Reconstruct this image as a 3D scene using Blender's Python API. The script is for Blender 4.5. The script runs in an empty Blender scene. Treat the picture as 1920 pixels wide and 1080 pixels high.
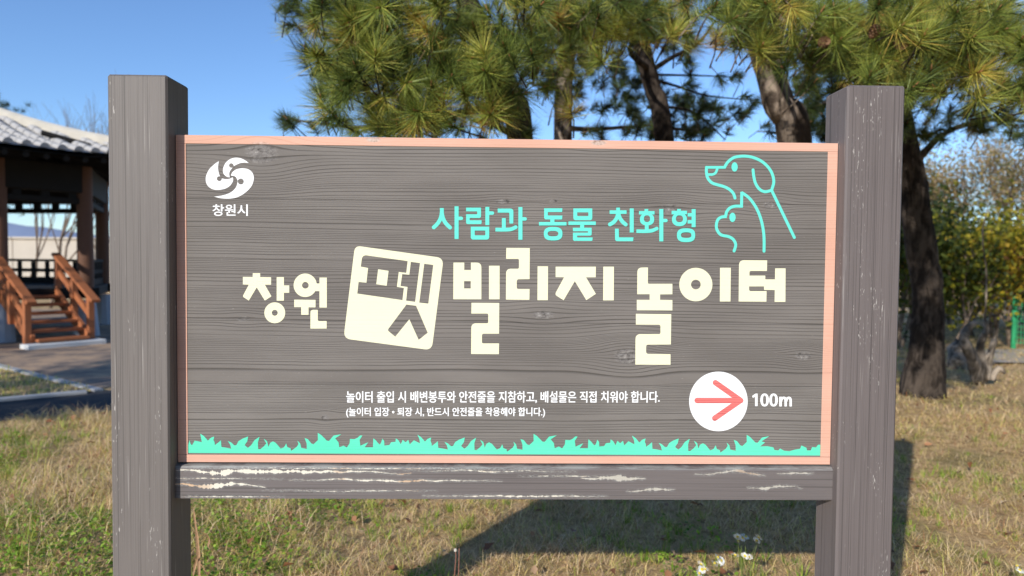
import bpy, math, random
import numpy as np
from mathutils import Vector, Matrix
from mathutils.geometry import tessellate_polygon
R = math.radians
scene = bpy.context.scene
COL = scene.collection
random.seed(4)
rng = np.random.default_rng(7)

# ------------------------------------------------------------------ camera
CAM = Vector((0.0, -1.8036, 1.2945))
RIGHT = Vector((0.99976463, -0.01952426, 0.00946017))
UP = Vector((-0.00877671, 0.03479934, 0.99935578))
FWD = Vector((0.01984089, 0.99920359, -0.03461979))
FPX = 1314.5
cam = bpy.data.cameras.new('camera')
cam.sensor_width = 36.0
cam.lens = FPX / 1920.0 * 36.0
cam.clip_start = 0.05
cam.clip_end = 6000
cam.dof.use_dof = True
cam.dof.focus_distance = 1.86
cam.dof.aperture_fstop = 2.9
camo = bpy.data.objects.new('camera', cam)
COL.objects.link(camo)
m = Matrix.Identity(4)
for i, v in enumerate((RIGHT, UP, -FWD)):
    for k in range(3):
        m[k][i] = v[k]
m.translation = CAM
camo.matrix_world = m
scene.camera = camo

# ------------------------------------------------------------------ sky and sun
SUN_AZ, SUN_EL = 31.99, 24.3          # light travels towards +y, a little to +x
w = bpy.data.worlds.new('World')
scene.world = w
w.use_nodes = True
nt = w.node_tree
sky = nt.nodes.new('ShaderNodeTexSky')
sky.sky_type = 'NISHITA'
sky.sun_disc = False
sky.sun_elevation = R(SUN_EL)
sky.sun_rotation = R(180 + SUN_AZ)
sky.altitude = 0
sky.air_density = 1.0
sky.dust_density = 0.0
sky.ozone_density = 4.0
tint = nt.nodes.new('ShaderNodeMix'); tint.data_type = 'RGBA'; tint.blend_type = 'MULTIPLY'; tint.inputs[0].default_value = 1.0
tint.inputs[7].default_value = (0.96, 1.06, 1.22, 1)
nt.links.new(sky.outputs[0], tint.inputs[6]); nt.links.new(tint.outputs[2], nt.nodes['Background'].inputs[0])
nt.nodes['Background'].inputs[1].default_value = 0.15
sun = bpy.data.lights.new('sun', 'SUN')
sun.energy = 4.9
sun.angle = R(0.55)
sun.color = (1.0, 0.955, 0.88)
suno = bpy.data.objects.new('sun', sun)
COL.objects.link(suno)
Ld = Vector((math.sin(R(SUN_AZ)) * math.cos(R(SUN_EL)), math.cos(R(SUN_AZ)) * math.cos(R(SUN_EL)), -math.sin(R(SUN_EL))))
suno.rotation_euler = Ld.to_track_quat('-Z', 'Y').to_euler()
scene.view_settings.view_transform = 'Standard'
scene.view_settings.look = 'None'
scene.view_settings.exposure = 0.0
scene.view_settings.gamma = 1.0
scene.view_settings.use_curve_mapping = False
scene.cycles.max_bounces = 6
scene.cycles.use_denoising = True

# ------------------------------------------------------------------ survey: pixel of the photo -> point in the place
def ray(px, py):
    return FWD * FPX + RIGHT * (px - 960) - UP * (py - 540)
def at(px, py, Y):
    v = ray(px, py)
    return CAM + v * ((Y - CAM.y) / v.y)
def gnd(px, py, z=0.0):
    v = ray(px, py)
    return CAM + v * ((z - CAM.z) / v.z)

# ------------------------------------------------------------------ object helpers
def tag(o, label=None, cat=None, group=None, kind=None):
    if label: o['label'] = label
    if cat: o['category'] = cat
    if group: o['group'] = group
    if kind: o['kind'] = kind
    return o
def empty(name, loc, label, cat, group=None, rz=0.0):
    o = bpy.data.objects.new(name, None)
    o.empty_display_size = 0.1
    o.location = loc
    o.rotation_euler = (0, 0, rz)
    COL.objects.link(o)
    return tag(o, label, cat, group)
def mat_world(o):
    M = Matrix.LocRotScale(o.location, o.rotation_euler, o.scale)
    if o.parent:
        return mat_world(o.parent) @ o.matrix_parent_inverse @ M
    return M
def link(name, me, parent=None, keep=True, label=None):
    """keep: mesh coordinates are world coordinates"""
    o = bpy.data.objects.new(name, me)
    COL.objects.link(o)
    if parent is not None:
        o.parent = parent
        if keep:
            o.matrix_parent_inverse = mat_world(parent).inverted()
    if label: o['label'] = label
    return o
class MB:
    def __init__(s):
        s.v = []; s.f = []; s.mi = []; s.cur = 0; s.t = []; s.tint = 0.5
    def add(s, vs, fs):
        b = len(s.v)
        s.v.extend([tuple(p) for p in vs])
        s.t.extend([s.tint] * len(vs))
        for f in fs:
            s.f.append(tuple(b + i for i in f)); s.mi.append(s.cur)
    def box(s, lo, hi, M=None):
        x0, y0, z0 = lo; x1, y1, z1 = hi
        vs = [Vector(p) for p in ((x0,y0,z0),(x1,y0,z0),(x1,y1,z0),(x0,y1,z0),(x0,y0,z1),(x1,y0,z1),(x1,y1,z1),(x0,y1,z1))]
        if M is not None: vs = [M @ p for p in vs]
        s.add(vs, [(0,3,2,1),(4,5,6,7),(0,1,5,4),(1,2,6,5),(2,3,7,6),(3,0,4,7)])
    def bevbox(s, lo, hi, b, M=None):
        x0, y0, z0 = lo; x1, y1, z1 = hi
        vs = []; 
        idx = {}
        for sx in (0, 1):
            for sy in (0, 1):
                for sz in (0, 1):
                    X = (x0, x1)[sx]; Y = (y0, y1)[sy]; Z = (z0, z1)[sz]
                    dx = b if sx == 0 else -b; dy = b if sy == 0 else -b; dz = b if sz == 0 else -b
                    for k, p in enumerate(((X, Y + dy, Z + dz), (X + dx, Y, Z + dz), (X + dx, Y + dy, Z))):
                        idx[(sx, sy, sz, k)] = len(vs); vs.append(Vector(p))
        I = lambda a, c, d, k: idx[(a, c, d, k)]
        fs = []
        fs.append((I(0,0,0,0), I(0,0,1,0), I(0,1,1,0), I(0,1,0,0))); fs.append((I(1,0,0,0), I(1,1,0,0), I(1,1,1,0), I(1,0,1,0)))
        fs.append((I(0,0,0,1), I(1,0,0,1), I(1,0,1,1), I(0,0,1,1))); fs.append((I(0,1,0,1), I(0,1,1,1), I(1,1,1,1), I(1,1,0,1)))
        fs.append((I(0,0,0,2), I(0,1,0,2), I(1,1,0,2), I(1,0,0,2))); fs.append((I(0,0,1,2), I(1,0,1,2), I(1,1,1,2), I(0,1,1,2)))
        for a in (0, 1):
            for c in (0, 1):
                fs.append((I(a,c,0,0), I(a,c,1,0), I(a,c,1,1), I(a,c,0,1)))
                fs.append((I(a,0,c,0), I(a,1,c,0), I(a,1,c,2), I(a,0,c,2)))
                fs.append((I(0,a,c,1), I(1,a,c,1), I(1,a,c,2), I(0,a,c,2)))
                for d in (0, 1):
                    fs.append((I(a,c,d,0), I(a,c,d,1), I(a,c,d,2)))
        if M is not None: vs = [M @ p for p in vs]
        s.add(vs, fs)
    def tube(s, pts, rad, n=8, wob=0.0, cap=True):
        pts = [Vector(p) for p in pts]
        base = []; ref = Vector((0.3, 0.1, 1)).normalized()
        for i, p in enumerate(pts):
            a = pts[max(i - 1, 0)]; c = pts[min(i + 1, len(pts) - 1)]
            d = (c - a).normalized()
            u = d.cross(ref)
            if u.length < 0.05: u = d.cross(Vector((1, 0, 0)))
            u.normalize(); v = d.cross(u)
            r = rad[i] if hasattr(rad, '__len__') else rad
            for k in range(n):
                th = 2 * math.pi * k / n
                rr = r * (1 + wob * random.uniform(-1, 1))
                base.append(p + (u * math.cos(th) + v * math.sin(th)) * rr)
        fs = []
        for i in range(len(pts) - 1):
            for k in range(n):
                k2 = (k + 1) % n
                fs.append((i*n + k, i*n + k2, (i+1)*n + k2, (i+1)*n + k))
        if cap:
            fs.append(tuple(range(n))[::-1]); fs.append(tuple((len(pts)-1)*n + k for k in range(n)))
        s.add(base, fs)
    def mesh(s, name, mats, smooth=False, fixn=False):
        me = bpy.data.meshes.new(name)
        me.from_pydata(s.v, [], s.f)
        for mm in (mats if isinstance(mats, (list, tuple)) else [mats]): me.materials.append(mm)
        if isinstance(mats, (list, tuple)) and len(mats) > 1: me.polygons.foreach_set('material_index', s.mi)
        if any(t != 0.5 for t in s.t):
            a = me.attributes.new('tint', 'FLOAT', 'POINT'); a.data.foreach_set('value', s.t)
        if smooth: me.shade_smooth()
        if fixn:
            import bmesh
            bm = bmesh.new(); bm.from_mesh(me); bmesh.ops.recalc_face_normals(bm, faces=bm.faces); bm.to_mesh(me); bm.free()
        me.update()
        return me
    def build(s, name, mats, parent=None, smooth=False, label=None, fixn=False):
        return link(name, s.mesh(name, mats, smooth, fixn), parent, True, label)
def tri_mesh(name, V, mat, tint=None, nv=3, faces=None):
    """V: (N,nv,3) separate little polygons (numpy), one face each unless a face pattern is given"""
    N = V.shape[0]
    me = bpy.data.meshes.new(name)
    me.vertices.add(N * nv)
    me.vertices.foreach_set('co', V.astype(np.float32).ravel())
    pat = faces or [tuple(range(nv))]
    loops = []; starts = []; totals = []
    off = (np.arange(N) * nv)[:, None]
    cols = np.concatenate([np.array(p) for p in pat])
    li = (off + cols[None, :]).astype(np.int32).ravel()
    per = [len(p) for p in pat]
    tot = np.tile(np.array(per, dtype=np.int32), N)
    st = np.concatenate(([0], np.cumsum(tot)[:-1])).astype(np.int32)
    me.loops.add(len(li)); me.loops.foreach_set('vertex_index', li)
    me.polygons.add(len(tot)); me.polygons.foreach_set('loop_start', st); me.polygons.foreach_set('loop_total', tot)
    if tint is not None:
        a = me.attributes.new('tint', 'FLOAT', 'POINT')
        a.data.foreach_set('value', np.repeat(tint, nv).astype(np.float32))
    me.materials.append(mat)
    me.update(calc_edges=True)
    return me
def nrm(a):
    return a / (np.linalg.norm(a, axis=-1, keepdims=True) + 1e-9)

# ------------------------------------------------------------------ material helpers
class NT:
    def __init__(s, name, rough=0.8, spec=0.3):
        s.m = bpy.data.materials.new(name); s.m.use_nodes = True
        s.t = s.m.node_tree; s.b = s.t.nodes['Principled BSDF']
        s.b.inputs['Roughness'].default_value = rough
        s.b.inputs['Specular IOR Level'].default_value = spec
        s.tc = None
    def n(s, typ, **kw):
        nd = s.t.nodes.new(typ)
        for k, v in kw.items(): setattr(nd, k, v)
        return nd
    def put(s, sock, val):
        if hasattr(val, 'is_output') or isinstance(val, bpy.types.NodeSocket): s.t.links.new(val, sock)
        elif isinstance(val, (tuple, list)) and len(val) == 3 and sock.type == 'RGBA': sock.default_value = (*val, 1)
        else: sock.default_value = val
    def math(s, op, a, b=0.0, c=None, clamp=False):
        nd = s.n('ShaderNodeMath', operation=op, use_clamp=clamp)
        s.put(nd.inputs[0], a); s.put(nd.inputs[1], b)
        if c is not None: s.put(nd.inputs[2], c)
        return nd.outputs[0]
    def obj(s):
        if s.tc is None: s.tc = s.n('ShaderNodeTexCoord').outputs['Object']
        return s.tc
    def pos(s):
        return s.n('ShaderNodeNewGeometry').outputs['Position']
    def scale(s, vec, sc, loc=(0, 0, 0)):
        nd = s.n('ShaderNodeMapping'); s.put(nd.inputs[0], vec)
        nd.inputs['Scale'].default_value = sc; nd.inputs['Location'].default_value = loc
        return nd.outputs[0]
    def noise(s, vec, sc=1.0, det=2.0, rough=0.5, dim='3D', dist=0.0):
        nd = s.n('ShaderNodeTexNoise', noise_dimensions=dim)
        if dim == '1D': s.put(nd.inputs['W'], vec)
        else: s.put(nd.inputs['Vector'], vec)
        nd.inputs['Scale'].default_value = sc; nd.inputs['Detail'].default_value = det
        nd.inputs['Roughness'].default_value = rough; nd.inputs['Distortion'].default_value = dist
        return nd.outputs['Fac']
    def smooth(s, x, a, b, lo=0.0, hi=1.0):
        nd = s.n('ShaderNodeMapRange', interpolation_type='SMOOTHSTEP')
        s.put(nd.inputs[0], x); nd.inputs[1].default_value = a; nd.inputs[2].default_value = b
        nd.inputs[3].default_value = lo; nd.inputs[4].default_value = hi
        return nd.outputs[0]
    def mix(s, f, a, b, mode='MIX'):
        nd = s.n('ShaderNodeMix', data_type='RGBA', blend_type=mode)
        s.put(nd.inputs[0], f); s.put(nd.inputs[6], a); s.put(nd.inputs[7], b)
        return nd.outputs[2]
    def ramp(s, f, stops):
        nd = s.n('ShaderNodeValToRGB'); s.put(nd.inputs[0], f)
        e = nd.color_ramp.elements
        while len(e) < len(stops): e.new(0.5)
        for i, (p, c) in enumerate(stops):
            e[i].position = p; e[i].color = (*c, 1)
        return nd.outputs[0]
    def attr(s, name):
        return s.n('ShaderNodeAttribute', attribute_name=name).outputs['Fac']
    def island(s):
        return s.n('ShaderNodeNewGeometry').outputs['Random Per Island']
    def rand(s):
        return s.n('ShaderNodeObjectInfo').outputs['Random']
    def color(s, c): s.put(s.b.inputs['Base Color'], c)
    def bump(s, h, strength=0.5, dist=0.01):
        nd = s.n('ShaderNodeBump'); nd.inputs['Strength'].default_value = strength
        nd.inputs['Distance'].default_value = dist; s.put(nd.inputs['Height'], h)
        s.t.links.new(nd.outputs[0], s.b.inputs['Normal'])
    def leafy(s, col, amount=0.35):
        """add a translucent share to thin leaves"""
        tr = s.n('ShaderNodeBsdfTranslucent'); s.put(tr.inputs[0], col)
        mx = s.n('ShaderNodeMixShader'); mx.inputs[0].default_value = amount
        out = s.t.nodes['Material Output']
        s.t.links.new(s.b.outputs[0], mx.inputs[1]); s.t.links.new(tr.outputs[0], mx.inputs[2])
        s.t.links.new(mx.outputs[0], out.inputs[0])
def plain(name, c, rough=0.8, var=0.15, sc=8.0, spec=0.3, bump=0.2):
    k = NT(name, rough, spec)
    f = k.noise(k.obj(), sc, 4, 0.6)
    k.color(k.mix(f, tuple(x * (1 - var) for x in c), tuple(min(1, x * (1 + var)) for x in c)))
    if bump: k.bump(k.noise(k.obj(), sc * 6, 3), bump, 0.005)
    return k.m

# sign geometry, metres
XO = -0.9904
POSTW, POSTD, POSTH = 0.15, 0.125, 1.763
PX0, PX1 = XO, XO + 1.8863                 # left edges of the two posts
LX, RX = PX0 + POSTW, PX1                  # inner faces
PY, BY = 0.0451, 0.0275                    # panel front, beam front
PZT, PZB, ZIT, ZIB = 1.6191, 0.7637, 1.5984, 0.7867
BZT, BZB = 0.7592, 0.6728
XIL, XIR = XO + 0.177, XO + 1.8589
def pan(px, py):
    p = at(px, py, PY)
    return (p.x, p.z)

# ------------------------------------------------------------------ wood materials
def panel_wood(name, c_hi, c_lo, c_line, line_amt, paint=False, bumpk=1.0):
    k = NT(name, 0.75, 0.25)
    o = k.obj()
    sep = k.n('ShaderNodeSeparateXYZ'); k.put(sep.inputs[0], o)
    x, z = sep.outputs[0], sep.outputs[2]
    knots = [(490, 287, .045, .040, 1), (943, 378, .02, .010, .8), (1037, 377, .012, .007, .8), (1256, 392, .030, .018, .9),
             (1446, 384, .022, .014, .9), (1018, 590, .030, .016, .9), (1178, 668, .038, .030, 1), (1506, 667, .022, .016, .9),
             (455, 598, .018, .010, .8), (610, 783, .012, .012, .7), (700, 262, .02, .01, .8), (1122, 268, .022, .01, .9)]
    zz = z; core = None
    for (kx, ky, rx, rz, am) in knots:
        cx, cz = pan(kx, ky)
        dx = k.math('DIVIDE', k.math('SUBTRACT', x, cx), rx * 2.6)
        dz0 = k.math('SUBTRACT', z, cz)
        dz = k.math('DIVIDE', dz0, rz * 1.9)
        d2 = k.math('ADD', k.math('MULTIPLY', dx, dx), k.math('MULTIPLY', dz, dz))
        g = k.math('EXPONENT', k.math('MULTIPLY', d2, -1.0))
        zz = k.math('SUBTRACT', zz, k.math('MULTIPLY', k.math('MULTIPLY', dz0, g), 0.8 * am))
        cc = k.smooth(d2, 0.20, 0.05)
        core = cc if core is None else k.math('MAXIMUM', core, cc)
    wob = k.math('MULTIPLY', k.math('SUBTRACT', k.noise(k.scale(o, (1.1, 1, 5)), 1.0, 2), 0.5), 0.022)
    wob2 = k.math('MULTIPLY', k.math('SUBTRACT', k.noise(k.scale(o, (9, 1, 40)), 1.0, 2), 0.5), 0.0030)
    zz = k.math('ADD', k.math('ADD', zz, wob), wob2)
    dens = k.math('MULTIPLY', k.noise(zz, 14.0, 1, dim='1D'), 7.0)
    ph = k.math('ADD', k.math('MULTIPLY', zz, 142.0), dens)
    fr = k.math('FRACT', ph)
    cell = k.noise(k.math('FLOOR', ph), 7.31, 0, dim='1D')
    up = k.smooth(fr, 0.62, 0.88)
    dn = k.smooth(fr, 0.90, 0.99, 1.0, 0.0)
    line = k.math('MULTIPLY', up, dn)
    amp = k.math('MULTIPLY', k.smooth(k.noise(k.scale(o, (3.5, 1, 50)), 1.0, 3), 0.3, 0.55, 0.45, 1.0), k.smooth(cell, 0.25, 0.5, 0.55, 1.0))
    line = k.math('MULTIPLY', line, amp)
    fine = k.noise(k.scale(o, (5, 1, 520)), 1.0, 3, 0.6)
    blot = k.noise(k.scale(o, (2.2, 1, 7)), 1.0, 4, 0.55)
    pores = k.noise(k.scale(o, (60, 1, 240)), 1.0, 2, 0.6)
    base = k.mix(k.smooth(blot, 0.3, 0.7), c_lo, c_hi)
    base = k.mix(k.smooth(fine, 0.35, 0.75, 0.0, 0.10 if not paint else 0.06), base, c_line)
    if not paint:
        base = k.mix(k.math('MULTIPLY', k.rand(), 0.22), base, (c_lo[0] * 0.8, c_lo[1] * 0.75, c_lo[2] * 0.75))
        base = k.mix(k.smooth(pores, 0.66, 0.8, 0.0, 0.35), base, (0.42, 0.39, 0.36))
        kn = k.noise(k.scale(o, (70, 1, 110)), 1.0, 4, 0.7)
        knc = k.ramp(kn, [(0.32, (0.03, 0.027, 0.025)), (0.45, (0.17, 0.155, 0.145)), (0.6, (0.26, 0.24, 0.225)), (0.74, (0.55, 0.52, 0.48))])
        base = k.mix(k.math('MULTIPLY', core, 0.85), base, knc)
    elif name.startswith('pink'):
        kn = k.noise(k.scale(o, (90, 1, 130)), 1.0, 4, 0.7)
        base = k.mix(k.math('MULTIPLY', core, 0.7), base, k.ramp(kn, [(0.36, (0.08, 0.06, 0.05)), (0.46, (0.42, 0.36, 0.31)), (0.62, (0.66, 0.60, 0.54))]))
        base = k.mix(k.smooth(blot, 0.5, 0.75, 0, 0.25), base, (0.55, 0.36, 0.28))
    base = k.mix(k.math('MULTIPLY', line, line_amt), base, c_line)
    k.color(base)
    h = k.math('SUBTRACT', k.math('MULTIPLY', fine, 0.25), line)
    k.bump(h, 0.55 * bumpk, 0.0014)
    return k.m
GREYWOOD = panel_wood('stained_panel_wood', (0.222, 0.201, 0.182), (0.172, 0.155, 0.140), (0.050, 0.043, 0.038), 0.72)
PINKWOOD = panel_wood('pink_border_paint', (0.74, 0.43, 0.32), (0.66, 0.37, 0.27), (0.42, 0.22, 0.16), 0.28, True, 0.4)
CREAM = panel_wood('cream_paint', (0.83, 0.81, 0.57), (0.81, 0.79, 0.55), (0.6, 0.57, 0.45), 0.10, True, 0.25)
WHITE = panel_wood('white_paint', (0.88, 0.88, 0.88), (0.86, 0.86, 0.86), (0.6, 0.6, 0.6), 0.05, True, 0.15)
AQUA = panel_wood('aqua_paint', (0.14, 0.73, 0.61), (0.13, 0.70, 0.58), (0.1, 0.4, 0.36), 0.10, True, 0.25)
MINT = panel_wood('mint_paint', (0.13, 0.76, 0.50), (0.10, 0.68, 0.44), (0.1, 0.4, 0.3), 0.22, True, 0.5)
REDP = panel_wood('red_paint', (0.82, 0.20, 0.18), (0.76, 0.17, 0.16), (0.30, 0.05, 0.05), 0.75, True, 1.0)

def post_wood(name, c, seed, flecks=True, peel=False, axis='z'):
    k = NT(name, 0.55, 0.35)
    o = k.obj()
    if axis == 'z': S = lambda a, b, c_: (a, b, c_)
    else: S = lambda a, b, c_: (c_, b, a)
    loc = (seed * 3.1, seed * 1.7, seed * 2.3)
    g1 = k.noise(k.scale(o, S(380, 110, 1.1), loc), 1.0, 3, 0.6)
    g2 = k.noise(k.scale(o, S(900, 260, 4), loc), 1.0, 2, 0.6)
    big = k.noise(k.scale(o, S(6, 6, 2.2), loc), 1.0, 4, 0.55)
    base = k.mix(big, tuple(x * 0.86 for x in c), tuple(x * 1.13 for x in c))
    base = k.mix(k.smooth(g1, 0.54, 0.66, 0, 0.62), base, tuple(x * 0.38 for x in c))
    base = k.mix(k.smooth(g2, 0.5, 0.72, 0, 0.30), base, tuple(x * 0.5 for x in c))
    base = k.mix(k.smooth(g1, 0.45, 0.30, 0, 0.18), base, tuple(x * 1.25 for x in c))
    if flecks:
        fl = k.math('MULTIPLY', k.smooth(k.noise(k.scale(o, S(330, 200, 45), loc), 1.0, 2, 0.7), 0.64, 0.70), k.smooth(k.noise(k.scale(o, S(14, 10, 3.0), loc), 1.0, 3, 0.6), 0.53, 0.64))
        st = k.math('MULTIPLY', k.smooth(k.noise(k.scale(o, S(260, 120, 3.2), loc), 1.0, 2, 0.6), 0.68, 0.74), 0.35)
        fl = k.math('MAXIMUM', fl, st)
        base = k.mix(k.math('MULTIPLY', fl, 0.75), base, (0.66, 0.62, 0.57))
    if peel:
        sep = k.n('ShaderNodeSeparateXYZ'); k.put(sep.inputs[0], o)
        x, z = sep.outputs[0], sep.outputs[2]
        ragged = k.math('MULTIPLY', k.math('SUBTRACT', k.noise(k.scale(o, (60, 1, 300)), 1.0, 5, 0.75), 0.5), 0.009)
        zr = k.math('ADD', z, ragged)
        chip = None; halo = None
        # centre height, wander, start x, end x, widest half width, widest x, seed
        for (zc, wand, xa, xb, wmax, xm, sd) in ((.744, .016, -.84, -.22, .0065, -.72, 1), (.7255, .006, -.86, -.55, .0016, -.8, 2), (.707, .014, -.86, -.60, .0062, -.74, 3),
                (.7215, .010, -.55, .02, .0026, -.30, 4), (.694, .005, -.62, -.15, .0014, -.3, 5), (.681, .005, -.2, .30, .0022, .08, 6), (.748, .008, -.25, .22, .0016, 0, 7),
                (.728, .022, .22, .40, .0075, .33, 8), (.698, .012, .34, .48, .0042, .42, 9), (.741, .020, .52, .72, .0034, .66, 10), (.705, .018, .66, .82, .0036, .73, 11),
                (.735, .005, .05, .32, .0012, .2, 12), (.6775, .003, -.85, -.55, .0018, -.7, 13), (.753, .003, -.8, .1, .0010, -.4, 14), (.745, .010, .74, .85, .0028, .8, 15)):
            f_ = k.math('MULTIPLY', k.math('SUBTRACT', k.noise(k.math('ADD', x, sd * 7.7), 6.5, 3, dim='1D'), 0.5), wand * 1.6)
            wd = k.math('MULTIPLY', k.smooth(x, xa, xm), k.smooth(x, xm, xb, 1.0, 0.0))
            wn = k.noise(k.math('ADD', x, sd * 3.3), 38, 4, 0.7, dim='1D')
            wd = k.math('MULTIPLY', k.math('MULTIPLY', wd, k.smooth(wn, 0.34, 0.64, 0.05, 1.05)), wmax)
            dd = k.math('SUBTRACT', k.math('ADD', wd, wmax * .12 if wmax > .002 else 0.0), k.math('ABSOLUTE', k.math('SUBTRACT', k.math('SUBTRACT', zr, zc), f_)))
            inside = k.math('MULTIPLY', k.smooth(x, xa, xa + .01), k.smooth(x, xb - .01, xb, 1.0, 0.0))
            c1 = k.math('MULTIPLY', k.smooth(dd, -.0002, .0004), inside); h1 = k.math('MULTIPLY', k.smooth(dd, -.007, 0.0), inside)
            chip = c1 if chip is None else k.math('MAXIMUM', chip, c1); halo = h1 if halo is None else k.math('MAXIMUM', halo, h1)
        halo = k.math('MULTIPLY', halo, k.smooth(k.noise(k.scale(o, (130, 60, 600)), 1.0, 3, 0.75), 0.45, 0.62))
        tb = k.smooth(x, .18, .3)
        cc = k.mix(k.math('MULTIPLY', tb, k.smooth(k.noise(o, 40, 3), 0.42, 0.6)), (0.48, 0.44, 0.37), (0.36, 0.25, 0.17))
        chip = k.math('MULTIPLY', chip, k.math('SUBTRACT', 1.0, k.math('MULTIPLY', tb, 0.45)))
        base = k.mix(k.math('MULTIPLY', k.smooth(z, .750, .757), k.smooth(k.noise(k.scale(o, (12, 1, 200)), 1, 4, .7), .4, .6, 0, .6)), base, (0.34, 0.35, 0.33))
        base = k.mix(k.math('MULTIPLY', halo, 0.55), base, (0.36, 0.37, 0.35))
        cc = k.mix(k.smooth(k.noise(o, 9, 2), 0.52, 0.68), (0.72, 0.67, 0.56), (0.58, 0.40, 0.26))
        base = k.mix(chip, base, cc)
        hh = k.math('SUBTRACT', k.math('MULTIPLY', g1, -0.5), k.math('MULTIPLY', chip, 1.0))
    else:
        hh = k.math('SUBTRACT', k.math('MULTIPLY', g1, -1.0), k.math('MULTIPLY', g2, 0.3))
    k.color(base)
    k.bump(hh, 0.5, 0.0012)
    return k.m
POSTL = post_wood('grey_post_paint', (0.165, 0.144, 0.131), 1)
POSTR = post_wood('mauve_post_paint', (0.152, 0.128, 0.123), 2)
BEAMW = post_wood('peeling_beam_paint', (0.158, 0.137, 0.132), 3, False, True, 'x')

# ------------------------------------------------------------------ flat lettering shapes
def roundc(pts):
    """pts: (x, y) or (x, y, r) - rounds the corners that carry an r"""
    out = []; n = len(pts)
    for i, p in enumerate(pts):
        if len(p) == 2: out.append((p[0], p[1])); continue
        a = Vector(pts[i - 1][:2]); b = Vector(p[:2]); c = Vector(pts[(i + 1) % n][:2])
        d1 = (a - b); d2 = (c - b); r = min(p[2], d1.length * .49, d2.length * .49)
        s = b + d1.normalized() * r; e = b + d2.normalized() * r
        for k in range(7):
            t = k / 6; q = s * (1 - t) ** 2 + b * 2 * t * (1 - t) + e * t * t
            out.append((q.x, q.y))
    return out
def ell(cx, cy, rx, ry, n=40, p=2.0):
    out = []
    for k in range(n):
        t = 2 * math.pi * k / n; c, s = math.cos(t), math.sin(t)
        out.append((cx + rx * abs(c) ** (2 / p) * (1 if c >= 0 else -1), cy + ry * abs(s) ** (2 / p) * (1 if s >= 0 else -1)))
    return out
def spline(pts, n=6):
    out = []
    P = [Vector(p) for p in pts]
    for i in range(len(P) - 1):
        p0 = P[max(i - 1, 0)]; p1 = P[i]; p2 = P[i + 1]; p3 = P[min(i + 2, len(P) - 1)]
        for k in range(n):
            t = k / n
            q = 0.5 * ((2 * p1) + (p2 - p0) * t + (2 * p0 - 5 * p1 + 4 * p2 - p3) * t * t + (-p0 + 3 * p1 - 3 * p2 + p3) * t ** 3)
            out.append((q.x, q.y))
    out.append(tuple(P[-1]))
    return out
def stroke(pts, w, caps='rr'):
    P = [Vector(p) for p in pts]; h = w / 2
    n = len(P); L = []; Rr = []
    for i in range(n):
        d1 = (P[i] - P[i - 1]).normalized() if i > 0 else (P[1] - P[0]).normalized()
        d2 = (P[i + 1] - P[i]).normalized() if i < n - 1 else d1
        n1 = Vector((-d1.y, d1.x)); n2 = Vector((-d2.y, d2.x))
        mt = (n1 + n2); mt.normalize()
        k = h / max(mt.dot(n1), 0.35)
        L.append(P[i] + mt * k); Rr.append(P[i] - mt * k)
    out = [tuple(p) for p in L]
    d = (P[-1] - P[-2]).normalized()
    if caps[1] == 'r':
        a0 = math.atan2(L[-1].y - P[-1].y, L[-1].x - P[-1].x)
        out += [(P[-1].x + h * math.cos(a0 - math.pi * k / 8), P[-1].y + h * math.sin(a0 - math.pi * k / 8)) for k in range(1, 8)]
    out += [tuple(p) for p in Rr[::-1]]
    if caps[0] == 'r':
        a0 = math.atan2(Rr[0].y - P[0].y, Rr[0].x - P[0].x)
        out += [(P[0].x + h * math.cos(a0 - math.pi * k / 8), P[0].y + h * math.sin(a0 - math.pi * k / 8)) for k in range(1, 8)]
    return out
class Flat:
    """painted shapes on the panel; crop = (x0, y0, scale) of the survey the coordinates were read in"""
    def __init__(s, crop, lift=0.0005):
        s.c = crop; s.v = []; s.f = []; s.k = 0; s.lift = lift
    def poly(s, outer, holes=()):
        x0, y0, sc = s.c
        loops = [[pan(x0 + p[0] / sc, y0 + p[1] / sc) for p in lp] for lp in [outer, *holes]]
        y = PY - s.lift - s.k * 0.00004; s.k += 1
        flat = [p for lp in loops for p in lp]
        tris = tessellate_polygon([[Vector((p[0], p[1], 0)) for p in lp] for lp in loops])
        b = len(s.v)
        s.v.extend((p[0], y, p[1]) for p in flat)
        for t in tris:
            a, c, d = (flat[i] for i in t)
            cr = (c[0] - a[0]) * (d[1] - a[1]) - (c[1] - a[1]) * (d[0] - a[0])
            if abs(cr) < 1e-12: continue
            t = tuple(t) if cr > 0 else tuple(t)[::-1]
            s.f.append(tuple(b + i for i in t))
    def st(s, pts, w, caps='ff'):
        s.poly(stroke(pts, w, caps))
    def build(s, name, mat, parent, label=None):
        me = bpy.data.meshes.new(name); me.from_pydata(s.v, [], s.f); me.materials.append(mat); me.update()
        return link(name, me, parent, True, label)

# ================================================================== THE SETTING
def hgt(x, y):
    """gentle unevenness of the lawn"""
    m1 = np.clip((np.asarray(x) + 3.3) / 1.2, 0, 1) * np.clip((14 - np.asarray(y)) / 4, 0, 1)
    return m1 * (0.022 * np.sin(1.7 * x + 0.8 * y) * np.cos(1.3 * y - 0.6 * x + 1) + 0.010 * np.sin(5.1 * x + 2) * np.sin(4.3 * y)) - 0.01 * m1
GR = NT('dry_lawn_soil', 0.95, 0.1)
p_ = GR.pos()
a_ = GR.noise(p_, 1.1, 4, 0.6); b_ = GR.noise(p_, 14, 5, 0.65); c_ = GR.noise(GR.scale(p_, (60, 60, 60)), 1, 4, 0.7)
gc = GR.ramp(b_, [(0.25, (0.24, 0.15, 0.075)), (0.45, (0.50, 0.33, 0.16)), (0.6, (0.66, 0.45, 0.24)), (0.8, (0.75, 0.56, 0.34))])
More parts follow.
